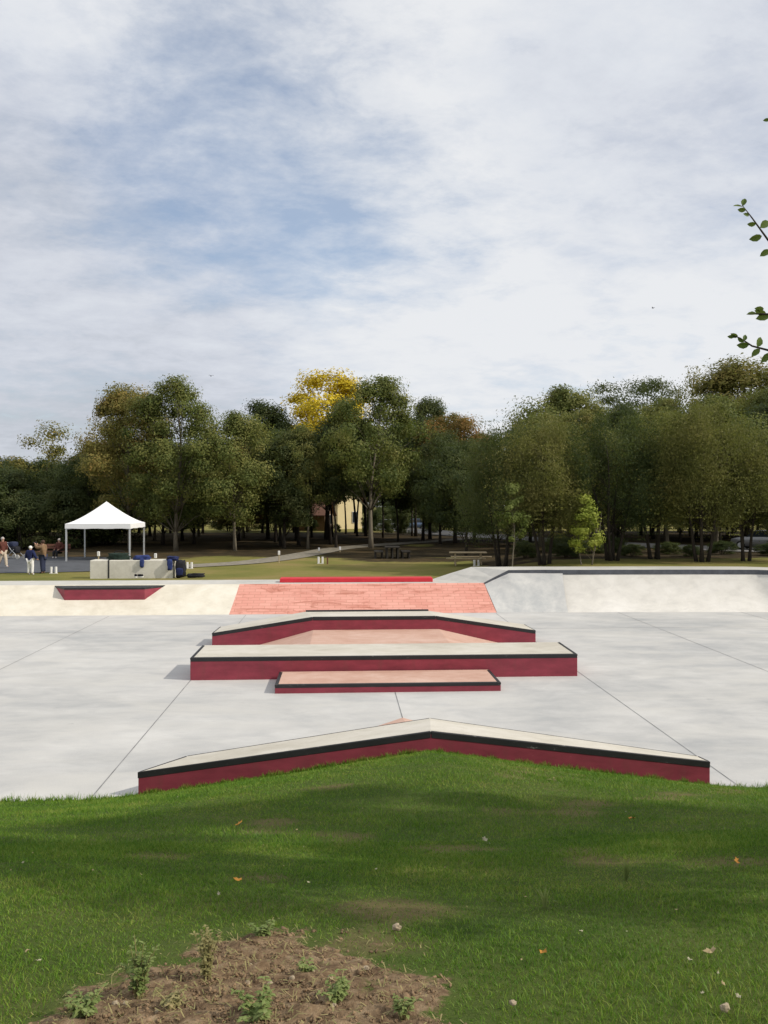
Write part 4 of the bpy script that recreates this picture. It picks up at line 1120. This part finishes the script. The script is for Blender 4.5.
for x, d, yt, w in ((372, 104, 511, .6), (388, 100, 519, .5), (403, 97, 512, .55), (432, 100, 514, .7), (312, 106, 519, .55), (368, 100, 517, .35), (337, 104, 524, .3)):
    T('bush', 'bushy', x, d, yt, 'dark bush in front of the far houses and cars beyond the wood', 'bushes before the far houses', w, cat='bush')
rh = random.Random(9)
for k in range(34):
    x = -70 + k * 27 + rh.uniform(-8, 8)
    if 325 < x < 372: continue
    d = 113 + rh.uniform(-4, 4)
    if any((bear(x, d) - q[0])**2 + (d - q[1])**2 < 16 for q in sp): continue
    T('bush', 'bushy', x, d, rh.uniform(503, 511), 'dark tall bush in the far hedge closing off the shaded wood', 'far hedge behind the wood', rh.uniform(.75, 1.0), cat='bush')
# trees far beyond the houses close the view
for x in range(-80, 900, 48):
    d = 150 + rb.uniform(-6, 6)
    T('far_tree', keys[(x // 48) % 5], x + rb.uniform(-15, 15), d, rb.uniform(462, 476), 'distant tree beyond the houses and lawns', 'distant trees beyond the houses', 1.6)

# ------------------------------------------------------------------ young trees right of the camera (one reaches into the picture)
def near_tree(seed, X, Y, H, Rc, base, nleaf, label, shoots=(), nclump=40, leaf=.075):
    z = gz(X, Y)
    rng = np.random.default_rng(seed)
    tr, cr = tree_meshes(seed, H, Rc, base, 0.07, nclump, nleaf, leaf, 'oval')
    t = thing('young_tree', label, 'tree', (X, Y, z), 0.0, 'young trees on the right of the lawn')
    mb = MB(); mb.v = [tuple(v.co) for v in tr.vertices]; mb.f = [tuple(p.vertices) for p in tr.polygons]
    LV, LF = [np.array([v.co[:] for v in cr.vertices])], [np.array([p.vertices[:] for p in cr.polygons])]
    lv2 = []; lf2 = []
    for pts, leaves in shoots:
        rel = [(p[0]-X, p[1]-Y, p[2]-z) for p in pts]
        mb.tube(rel, list(np.linspace(0.008, 0.0016, len(rel))), 5)
        for (c, dr, s) in leaves:
            c = Vector((c[0]-X, c[1]-Y, c[2]-z)); dr = Vector(dr).normalized()
            sd = dr.cross(Vector((rng.normal()*.5, -1, rng.normal()*.6))).normalized(); nn = sd.cross(dr)
            b0 = len(lv2)
            prof = [(0, 0), (.18, .20), (.45, .30), (.75, .22), (1, 0), (.75, -.22), (.45, -.30), (.18, -.20)]
            for a_, w_ in prof: lv2.append(tuple(c + dr * s * a_ + sd * s * w_ + nn * s * (0.12 * abs(w_) / .3 - 0.10 * a_ * a_)))
            for a_ in (.22, .5, .78): lv2.append(tuple(c + dr * s * a_ - nn * s * .1 * a_ * a_))
            m0 = b0 + 8
            lf2 += [(b0, m0, b0+1), (b0+1, m0, m0+1, b0+2), (b0+2, m0+1, m0+2, b0+3), (b0+3, m0+2, b0+4), (b0, b0+7, m0), (b0+7, b0+6, m0+1, m0), (b0+6, b0+5, m0+2, m0+1), (b0+5, b0+4, m0+2)]
    mb.build('trunk', M['bark'], t, True)
    V = LV[0].tolist(); Fc = LF[0].tolist(); k = len(V)
    V += lv2; Fc += [tuple(i + k for i in f) for f in lf2]
    link('crown', pym('crown', V, Fc), L['twig'], t)
def q3(px_, py_, d): return (bear(px_, d), d, 4.7 - (py_ - 503) * d / 827)
D0 = 3.7
sh1 = ([q3(860, 330, D0+.3), q3(800, 275, D0+.1), q3(768, 240, D0), q3(752, 218, D0), q3(742, 205, D0)],
       [(q3(762, 236, D0), (-1, .2, -.25), .055), (q3(756, 224, D0), (-1, .1, .0), .038), (q3(749, 216, D0), (-.8, -.2, .25), .03), (q3(746, 210, D0), (-1, .2, .1), .036), (q3(743, 207, D0), (-1, 0, .2), .045), (q3(743, 206, D0), (.3, .2, 1), .042), (q3(760, 228, D0), (1, .2, .8), .06), (q3(768, 243, D0), (1, 0, .3), .05), (q3(770, 250, D0), (-1, .1, -.6), .05), (q3(779, 258, D0), (.9, 0, .5), .06), (q3(790, 268, D0), (-.7, 0, -.6), .06)])
sh2 = ([q3(870, 400, D0+.3), q3(810, 370, D0+.1), q3(775, 352, D0), q3(752, 346, D0), q3(740, 338, D0), (q3(731, 335, D0))],
       [(q3(749, 345, D0), (-1, .2, .0), .052), (q3(757, 347, D0), (.5, .2, 1), .055), (q3(744, 342, D0), (-.6, .2, .5), .036), (q3(738, 337, D0), (-.9, 0, .4), .036), (q3(735, 336, D0), (-1, .0, -.1), .034), (q3(744, 341, D0), (.3, .2, .9), .034), (q3(760, 349, D0), (-.8, .1, -.7), .048), (q3(770, 353, D0), (-.7, .1, -.8), .055), (q3(778, 354, D0), (.4, 0, 1), .06), (q3(790, 362, D0), (-.4, 0, -1), .06)])
sh3 = ([q3(860, 330, D0+.3), q3(800, 316, D0+.1), q3(770, 314, D0), q3(757, 314, D0), q3(748, 314, D0)],
       [(q3(757, 314, D0), (-1, .1, .05), .045), (q3(766, 313, D0), (-1, .2, .25), .05), (q3(770, 316, D0), (-1, .2, -.15), .06), (q3(764, 309, D0), (-1, .2, .1), .04), (q3(774, 312, D0), (.5, 0, .8), .06)])
sh4 = ([q3(870, 200, D0+.4), q3(810, 150, D0+.1), q3(776, 124, D0), q3(768, 119, D0)], [(q3(770, 120, D0), (-1, .1, .0), .03), (q3(780, 128, D0), (-.6, 0, -.8), .05), (q3(790, 135, D0), (.4, 0, .9), .06)])
near_tree(61, 3.55, 3.9, 4.6, 1.05, 1.5, 2600, 'young tree at the right edge, its leafy twigs reaching into the sky', (sh1, sh2, sh3, sh4))
near_tree(63, 7.3, 3.5, 8.6, 1.75, 1.2, 20000, 'tall young tree right of the lawn outside the picture, nearer the camera', (), 60, .10)
near_tree(65, 10.6, 4.4, 9.6, 1.9, 1.6, 20000, 'tall young tree right of the lawn outside the picture, farther from the camera', (), 60, .11)

near_tree(71, 8.8, 6.0, 7.6, 1.8, 1.2, 20000, 'broad young tree right of the lawn outside the picture, beyond the tall ones', (), 60, .11)

# ------------------------------------------------------------------ lawn grass
def blades(n, vlo, vhi, ulim, hmin, hmax, wid, segs, rng, keep_soil=0.08):
    # more blades where the lawn is near the camera
    r = rng.uniform(0, 1, n)
    v = (vlo**1.35 + r * (vhi**1.35 - vlo**1.35)) ** (1 / 1.35)
    u = rng.uniform(-1, 1, n) * (0.60 * v + ulim) + 0.05 * v
    s = soil_mask(u, v)
    keep = rng.uniform(0, 1, n) > np.clip(s * 1.45, 0, 1 - keep_soil)
    keep &= ~((v > 13.40) & (u > -3.3) & (u < 6.2))
    th = np.sin(u * 1.3 + 2.2 * np.sin(v * 0.9 + 1)) * np.sin(v * 1.15 + 1.7 * np.sin(u * 0.8)) + 0.35 * np.sin(u * 4.1 + v * 3.3) * np.sin(v * 5.2 - u * 2.2)
    keep &= rng.uniform(0, 1, n) > 0.62 * sm(0.78, 1.15, th)
    u, v = u[keep], v[keep]; n = len(u)
    x, y = W(u, v); z = ground_z(u, v) - 0.004
    patch = 0.6 + 0.8 * (0.5 + 0.5 * np.sin(u * 2.1 + 1.3 * np.sin(v * 1.7)) * np.sin(v * 2.6 + u)) 
    h = rng.uniform(hmin, hmax, n) * patch * 0.9
    an = rng.uniform(0, 2 * np.pi, n); ln = rng.uniform(0.3, 1.3, n) * h
    dx, dy = np.cos(an) * ln, np.sin(an) * ln
    wa = rng.uniform(0, 2 * np.pi, n); w = wid * rng.uniform(.6, 1.3, n) * (0.5 + v / 9.0)
    wx, wy = np.cos(wa) * w / 2, np.sin(wa) * w / 2
    P0 = np.stack([x - wx, y - wy, z], 1); P1 = np.stack([x + wx, y + wy, z], 1)
    if segs == 1:
        P2 = np.stack([x + dx, y + dy, z + h], 1)
        return np.stack([P0, P1, P2], 1).reshape(-1, 3), np.arange(3 * n).reshape(n, 3)
    mx, my = x + dx * .35, y + dy * .35
    A = np.stack([mx - wx * .8, my - wy * .8, z + h * .6], 1); B = np.stack([mx + wx * .8, my + wy * .8, z + h * .6], 1)
    C = np.stack([x + dx, y + dy, z + h * .95], 1)
    V = np.stack([P0, P1, B, A, C], 1).reshape(-1, 3)
    b = (np.arange(n) * 5)[:, None]
    F = np.concatenate([b + np.array([[0, 1, 2]]), b + np.array([[0, 2, 3]]), b + np.array([[3, 2, 4]])])
    return V, F
V1, F1 = blades(340000, 1.8, 6.5, 1.5, .010, .031, .0032, 2, RNG, 0.3)
V2, F2 = blades(270000, 5.5, 13.5, 1.5, .018, .042, .0046, 1, RNG)
def edge_blades(n, rng):
    u = rng.uniform(-13, 14, n); v = 13.12 + np.abs(rng.normal(size=n)) * 0.14
    m = (u > -3.3) & (u < 6.25); v = np.where(m, 13.40 - np.abs(rng.normal(size=n)) * 0.05, v)
    cl_ = 0.45 + 0.8 * np.abs(np.sin(u * 3.1 + np.sin(u * 7.7) * 1.4)) ; h = rng.uniform(.03, .10, n) * cl_
    x, y = W(u, v); z = ground_z(u, v) - 0.01
    an = rng.uniform(0, 2*np.pi, n); ln = rng.uniform(.2, .8, n) * h; w = rng.uniform(.004, .009, n)
    wa = rng.uniform(0, 2*np.pi, n); wx, wy = np.cos(wa)*w, np.sin(wa)*w
    V = np.stack([np.stack([x-wx, y-wy, z], 1), np.stack([x+wx, y+wy, z], 1), np.stack([x+np.cos(an)*ln, y+np.sin(an)*ln, np.maximum(z, 0)+h], 1)], 1).reshape(-1, 3)
    return V, np.arange(3*n).reshape(n, 3)
V3, F3 = edge_blades(16000, RNG)
V = np.concatenate([V1, V2, V3]); F = np.concatenate([F1, F2 + len(V1), F3 + len(V1) + len(V2)])
tag(link('lawn_grass', npm('lawn_grass', V, F), M['grass']), 'short green lawn grass covering the foreground mound', 'grass', kind='stuff')

# soil clods
def clods(n):
    rng = np.random.default_rng(3)
    o = np.array([(1,0,0),(-1,0,0),(0,1,0),(0,-1,0),(0,0,1),(0,0,-1)], float)
    fc = np.array([(0,2,4),(2,1,4),(1,3,4),(3,0,4),(2,0,5),(1,2,5),(3,1,5),(0,3,5)])
    u = rng.uniform(-1.9, 1.0, n * 3); v = rng.uniform(1.8, 4.0, n * 3)
    k = soil_mask(u, v) > rng.uniform(0.25, 1, n * 3); u, v = u[k][:n], v[k][:n]; n = len(u)
    x, y = W(u, v); z = ground_z(u, v) + soil_mask(u, v) * 0.022
    s = rng.uniform(.002, .008, n) * (1 + 1.6 * (rng.uniform(0, 1, n) > .96))
    V = np.stack([x, y, z], 1)[:, None, :] + o[None] * s[:, None, None] * rng.uniform(.6, 1.4, (n, 6, 3)) + rng.normal(size=(n, 6, 3)) * (s * .25)[:, None, None]
    return V.reshape(-1, 3), (np.arange(n)[:, None, None] * 6 + fc[None]).reshape(-1, 3)
V, F = clods(6500)
M['soilclod'] = plain('soil', (0.20, 0.135, 0.078), 0.95, 0, 0.6, 14)
tag(link('soil_clods', npm('soil_clods', V, F), M['soilclod']), 'loose clods of brown soil on the dug patch', 'soil', kind='stuff')

def straw(n):
    rng = np.random.default_rng(8)
    u = rng.uniform(-1.7, 1.2, n * 2); v = rng.uniform(1.9, 4.2, n * 2)
    k = soil_mask(u, v) > rng.uniform(0.05, 1.0, n * 2); u, v = u[k][:n], v[k][:n]; n = len(u)
    x, y = W(u, v); z = ground_z(u, v) + soil_mask(u, v) * 0.026 + rng.uniform(0, .014, n)
    a = rng.uniform(0, 6.28, n); l = rng.uniform(.004, .016, n); w = rng.uniform(.001, .003, n)
    dx, dy, wx, wy = np.cos(a) * l, np.sin(a) * l, -np.sin(a) * w, np.cos(a) * w; dz = rng.normal(size=n) * l * .45
    P = lambda sx, sw: np.stack([x + sx * dx + sw * wx, y + sx * dy + sw * wy, z + sx * dz], 1)
    V = np.stack([P(-1, -1), P(1, -.5), P(1, .5), P(-1, 1)], 1).reshape(-1, 3)
    return V, np.arange(4 * n).reshape(n, 4)
V, F = straw(3600)
tag(link('dry_straw', npm('dry_straw', V, F), L['weeddry']), 'bits of dry stalk and root strewn over the dug soil patch', 'straw', kind='stuff')

# weeds, tufts, fallen leaves, stones on the lawn (found by marching down the view to the slope)
def onlawn(px_, py_):
    lo = 1.5
    for i in range(4000):
        d = 1.5 + i * 0.004
        X = bear(px_, d); u, v = UV(X, d)
        if 4.7 - (py_ - 503) * d / 827 <= float(ground_z(u, v)) + float(soil_mask(u, v)) * 0.022: return X, d
    return X, d
def weed(label, px_, py_, h, w, n, s, lm, seed, up=0.6):
    X, Y = onlawn(px_, py_); u, v = UV(X, Y)
    z = gz(X, Y) + float(soil_mask(u, v)) * 0.02
    t = thing('weed_plant', label, 'plant', (X, Y, z), 0, 'weeds on the soil patch')
    rng = np.random.default_rng(seed); mb = MB(); vs = []; fs = []
    ns = max(4, n // 22)
    for k in range(ns):
        an = rng.uniform(0, 6.28); sp_ = w * rng.uniform(.1, .8)
        hh = h * 0.88 * rng.uniform(.45, 1.0)
        pts = [Vector((0.01*math.cos(an), 0.01*math.sin(an), -0.01)), Vector((math.cos(an)*sp_*.4, math.sin(an)*sp_*.4, hh*.55)), Vector((math.cos(an)*sp_, math.sin(an)*sp_, hh))]
        mb.tube(pts, [.003, .0025, .0012], 4)
        for j in range(n // ns):
            q = rng.uniform(.2, 1.0); a = pts[0].lerp(pts[1], min(1, q*2)) if q < .5 else pts[1].lerp(pts[2], (q-.5)*2)
            b = rng.uniform(0, 6.28); dr = Vector((math.cos(b), math.sin(b), up * rng.uniform(.2, 1.4))).normalized(); sd = dr.cross(Vector((0, 0, 1))).normalized(); nn = sd.cross(dr)
            ss = s * 0.82 * rng.uniform(.5, 1.25) * (1.1 - .4*q); b0 = len(vs)
            for a_, w_ in ((0, 0), (.3, .22), (.65, .22), (1, 0), (.65, -.22), (.3, -.22)): vs.append(tuple(a + dr*ss*a_ + sd*ss*w_ + nn*ss*(abs(w_)*.4 - .25*a_*a_)))
            fs += [(b0, b0+1, b0+5), (b0+1, b0+2, b0+4, b0+5), (b0+2, b0+3, b0+4)]
    mb.build('stem', L['weeddry'], t)
    link('foliage', pym('foliage', vs, fs), lm, t)
weed('pale green leafy weed standing tallest at the left edge of the soil patch', 139, 996, 0.228, 0.079, 367, 0.033, L['weed'], 1)
weed('yellowing upright weed on the top left rim of the soil patch', 207, 978, 0.228, 0.071, 326, 0.029, L['weeddry'], 2)
weed('low dark weed in the grass at the bottom left, left of the soil patch', 86, 1016, 0.086, 0.115, 204, 0.036, L['weed'], 3, 0.3)
weed('small weed at the upper rim of the soil patch', 262, 936, 0.074, 0.101, 170, 0.036, L['weed'], 4, 0.3)
weed('spreading green weed at the bottom of the soil patch', 258, 1018, 0.094, 0.129, 306, 0.037, L['weed'], 5, 0.3)
weed('blue green weed in the middle of the soil patch', 306, 972, 0.056, 0.057, 148, 0.025, L['weed'], 6, 0.3)
weed('low green weed right of the middle of the soil patch', 338, 1000, 0.077, 0.115, 238, 0.033, L['weed'], 7, 0.3)
weed('tiny weed at the bottom right of the soil patch', 402, 1018, 0.074, 0.071, 148, 0.027, L['weed'], 8, 0.3)
weed('small yellowish weed between the two tall weeds', 170, 1008, 0.068, 0.086, 170, 0.027, L['weeddry'], 9, 0.3)
weed('pale ragged weed against the left half of the peaked ledge', 372, 756, .16, .12, 204, 0.085, L['weeddry'], 10)
weed('pale broad leaved weed near the right half of the peaked ledge', 553, 781, .07, .10, 16, .06, L['weeddry'], 11, .2)

def tuft(label, px_, py_, h, seed):
    X, Y = onlawn(px_, py_); rng = np.random.default_rng(seed); vs = []; fs = []
    for k in range(22):
        a = rng.uniform(0, 6.28); l = rng.uniform(.1, .5) * h; b0 = len(vs); hh = h * rng.uniform(.6, 1)
        vs += [(-.003, 0, -.01), (.003, 0, -.01), (math.cos(a)*l*.4+.002, math.sin(a)*l*.4, hh*.6), (math.cos(a)*l*.4-.002, math.sin(a)*l*.4, hh*.6), (math.cos(a)*l, math.sin(a)*l, hh)]
        fs += [(b0, b0+1, b0+2, b0+3), (b0+3, b0+2, b0+4)]
    o = link('grass_tuft', pym('grass_tuft', vs, fs), L['weed']); o.location = (X, Y, gz(X, Y)); tag(o, label, 'grass tuft')
tuft('pale spiky grass tuft on the shaded right side of the lawn', 626, 880, .12, 1)
tuft('single pale tall grass stalks left of the lit corner of the lawn', 545, 908, .11, 2)

def leafmesh(s, seed):
    rng = np.random.default_rng(seed); vs = []; n = 10
    for k in range(n):
        a = 2*math.pi*k/n; r = s * (0.5 + 0.12 * (-1)**k) * rng.uniform(.8, 1.1)
        vs.append((math.cos(a)*r*1.2, math.sin(a)*r*.8, s*.18*rng.uniform(-1, 1.4) + s*.12*math.cos(2*a)))
    vs.append((0, 0, 0))
    return pym('fallen_leaf', vs, [(k, (k+1) % n, n) for k in range(n)])
LM = {}
def fallen(px_, py_, s, m, label, group='fallen leaves on the lawn'):
    X, Y = onlawn(px_, py_)
    key = (m, random.randint(0, 3))
    if key not in LM:
        LM[key] = leafmesh(1.0, key[1] + 1); LM[key].materials.append(M[m])
    o = bpy.data.objects.new('fallen_leaf', LM[key]); COL.objects.link(o)
    o.location = (X, Y, gz(X, Y) + .045); o.scale = (s, s, s); o.rotation_euler = (random.uniform(-.5, .5), random.uniform(-.5, .5), random.uniform(0, 6))
    tag(o, label, 'leaf', group)
fallen(239, 828, .07, 'orangeleaf', 'bright orange leaf left of the middle in the shaded lawn')
fallen(632, 823, .06, 'orangeleaf', 'orange leaf on the right half of the lawn below the peaked ledge')
fallen(238, 887, .036, 'orangeleaf', 'tan orange leaf nearer the soil patch, straight below the bright orange one')
fallen(737, 868, .04, 'orangeleaf', 'rusty leaf near the right edge of the shaded lawn')
fallen(543, 963, .032, 'orangeleaf', 'yellow orange leaf in the lit lawn at the bottom right of the soil')
fallen(485, 845, .05, 'paleleaf', 'pale leaf in the middle of the shaded lawn')
fallen(28, 962, .03, 'dryleaf', 'brown leaf in the grass at the left edge')
fallen(38, 972, .022, 'paleleaf', 'pale curled leaf beside the brown leaf at the left edge')
fallen(710, 962, .035, 'dryleaf', 'curled brown leaf in the lit grass at the bottom right')
rl = random.Random(12)
for k in range(60):
    px_, py_ = rl.uniform(5, 763), rl.uniform(800, 1015)
    if 60 < px_ < 450 and py_ > 925: continue
    fallen(px_, py_, rl.uniform(.007, .018), rl.choice(['dryleaf', 'paleleaf', 'dryleaf']), 'tiny dry leaf scrap scattered in the lawn', 'tiny leaf scraps in the lawn')
def rock(px_, py_, s, label, seed, name='stone', cat='stone', group=None):
    X, Y = onlawn(px_, py_); mb = MB(); mb.ball((0, 0, s*.4), (s*.62, s*.5, s*.5), 7, 5, .25, seed)
    o = mb.build(name, M['stone']); o.location = (X, Y, gz(X, Y) + .015); tag(o, label, cat, group)
rock(397, 934, .032, 'pale angular stone on the grass above the right end of the soil patch', 1)
rock(725, 1016, .026, 'brownish stone at the bottom right corner of the lawn', 2)
rock(513, 1010, .018, 'small pale stone at the bottom right of the soil patch', 3)
for k in range(12):
    rock(rl.uniform(110, 430), rl.uniform(962, 1018), rl.uniform(.012, .022), 'small pebble lying on the dug soil', 10 + k, 'pebble', 'pebble', 'pebbles on the dug soil')

# bird far up
def bird(label, px_, py_, d, s):
    t = thing('bird', label, 'bird', (bear(px_, d), d, 4.7 - (py_ - 503) * d / 827), 0.6)
    MB().ball((0, 0, 0), (.05*s, .17*s, .05*s), 8, 6).build('body', M['bird'], t, True)
    for sx in (-1, 1):
        MB().add([(0, -.05*s, .02*s), (sx*.18*s, -.07*s, .10*s), (sx*.36*s, .02*s, .06*s), (sx*.18*s, .05*s, .10*s), (0, .06*s, .02*s),
                  (0, 0, 0), (sx*.18*s, 0, .08*s)], [(0,1,6,5), (1,2,6), (2,3,6), (3,4,5,6)]).build('wing', M['bird'], t)
bird('tiny dark bird flying above the trees left of the yellow tree', 211, 376, 90, 1.0)
bird('tiny dark bird high in the sky near the leafy twigs', 653, 308, 80, .8)

# ------------------------------------------------------------------ sky, sun, camera
ELEV, AZ = R(37), R(104)    # azimuth of the sun clockwise from +y
w = bpy.data.worlds.new('World'); scene.world = w; w.use_nodes = True
nt = w.node_tree
for n in list(nt.nodes): nt.nodes.remove(n)
out = N(nt, 'ShaderNodeOutputWorld')
sky = N(nt, 'ShaderNodeTexSky'); sky.sky_type = 'NISHITA'; sky.sun_disc = False
sky.sun_elevation = ELEV; sky.sun_rotation = AZ; sky.altitude = 100; sky.air_density = 1.0; sky.dust_density = 0.6
b1 = N(nt, 'ShaderNodeBackground'); b1.inputs[1].default_value = 0.15; nt.links.new(sky.outputs[0], b1.inputs[0])
tc = N(nt, 'ShaderNodeTexCoord')
nrm = N(nt, 'ShaderNodeVectorMath'); nrm.operation = 'NORMALIZE'; nt.links.new(tc.outputs['Generated'], nrm.inputs[0])
sep = N(nt, 'ShaderNodeSeparateXYZ'); nt.links.new(nrm.outputs[0], sep.inputs[0])
zc = math_(nt, 'ADD', math_(nt, 'MAXIMUM', sep.outputs[2], 0.0), 0.22)
cmb = N(nt, 'ShaderNodeCombineXYZ')
nt.links.new(math_(nt, 'DIVIDE', sep.outputs[0], zc), cmb.inputs[0]); nt.links.new(math_(nt, 'DIVIDE', sep.outputs[1], zc), cmb.inputs[1])
mp = N(nt, 'ShaderNodeMapping'); mp.inputs['Rotation'].default_value = (0, 0, R(-28)); mp.inputs['Scale'].default_value = (1.25, 1.55, 1); mp.inputs['Location'].default_value = (3.1, 1.7, 0)
nt.links.new(cmb.outputs[0], mp.inputs[0])
cv = mp.outputs[0]
def spot(dirv, lo, hi):
    d = Vector(dirv).normalized()
    dt = N(nt, 'ShaderNodeVectorMath'); dt.operation = 'DOT_PRODUCT'; nt.links.new(nrm.outputs[0], dt.inputs[0]); dt.inputs[1].default_value = d
    mr = N(nt, 'ShaderNodeMapRange'); mr.interpolation_type = 'SMOOTHSTEP'
    mr.inputs['From Min'].default_value = lo; mr.inputs['From Max'].default_value = hi
    nt.links.new(dt.outputs['Value'], mr.inputs['Value']); return mr.outputs[0]
def pdir(px_, py_): return ((px_ - 384) / 827, 1.0, (503 - py_) / 827)
n1 = noise(nt, cv, 1.1, 9, 0.62, 0.08); n2 = noise(nt, cv, 4.6, 12, 0.64, 0.15); n3 = noise(nt, cv, 0.55, 5, 0.5, 0.2)
blue = math_(nt, 'ADD', math_(nt, 'MULTIPLY', spot(pdir(250, 165), .972, .9995), 0.27), math_(nt, 'MULTIPLY', spot(pdir(110, 60), .96, .999), 0.10))
blue = math_(nt, 'ADD', blue, math_(nt, 'MULTIPLY', spot(pdir(390, 225), .985, .9995), 0.12))
thick = math_(nt, 'SUBTRACT', math_(nt, 'ADD', math_(nt, 'MULTIPLY', n1, 0.95), math_(nt, 'MULTIPLY', n2, 0.74)), blue)
cover = ramp(nt, thick, [(0.36, 0.30), (0.52, 0.55), (0.68, 0.84), (0.84, 0.98)])
grey = math_(nt, 'ADD', math_(nt, 'MULTIPLY', spot(pdir(30, 330), .93, .998), 0.26), math_(nt, 'MULTIPLY', spot(pdir(690, 60), .96, .999), 0.16))
tone = math_(nt, 'SUBTRACT', math_(nt, 'ADD', math_(nt, 'ADD', math_(nt, 'MULTIPLY', n3, 0.6), math_(nt, 'MULTIPLY', n1, 0.15)), math_(nt, 'MULTIPLY', n2, 0.52)), math_(nt, 'SUBTRACT', grey, math_(nt, 'MULTIPLY', spot(pdir(560, 400), .9, .999), 0.04)))
ccol = ramp(nt, tone, [(0.23, (0.50, 0.53, 0.59)), (0.40, (0.64, 0.67, 0.74)), (0.55, (0.735, 0.765, 0.82)), (0.70, (0.83, 0.845, 0.87))])
b2 = N(nt, 'ShaderNodeBackground'); nt.links.new(ccol, b2.inputs[0]); b2.inputs[1].default_value = 1.0
mx = N(nt, 'ShaderNodeMixShader'); nt.links.new(cover, mx.inputs[0]); nt.links.new(b1.outputs[0], mx.inputs[1]); nt.links.new(b2.outputs[0], mx.inputs[2])
nt.links.new(mx.outputs[0], out.inputs[0])

sd = bpy.data.lights.new('sun', 'SUN'); sd.energy = 3.4; sd.angle = R(0.7); sd.color = (1.0, 0.93, 0.82)
so = bpy.data.objects.new('sun', sd); COL.objects.link(so)
sdir = Vector((math.sin(AZ) * math.cos(ELEV), math.cos(AZ) * math.cos(ELEV), math.sin(ELEV)))
so.rotation_euler = (-sdir).to_track_quat('-Z', 'Y').to_euler(); so.location = (20, -5, 30)

cd = bpy.data.cameras.new('camera'); cam = bpy.data.objects.new('camera', cd); COL.objects.link(cam)
cam.location = (0, 0, 4.7); cam.rotation_euler = (R(90), 0, 0)
cd.sensor_fit = 'VERTICAL'; cd.sensor_height = 24; cd.lens = 24 * 827 / 1024; cd.shift_y = -9 / 1024
cd.clip_start = 0.05; cd.clip_end = 3000
scene.camera = cam
vs_ = scene.view_settings
vs_.view_transform = 'Standard'; vs_.look = 'None'; vs_.gamma = 1; vs_.exposure = 0; vs_.use_curve_mapping = False
scene.cycles.max_bounces = 8; scene.cycles.transparent_max_bounces = 8
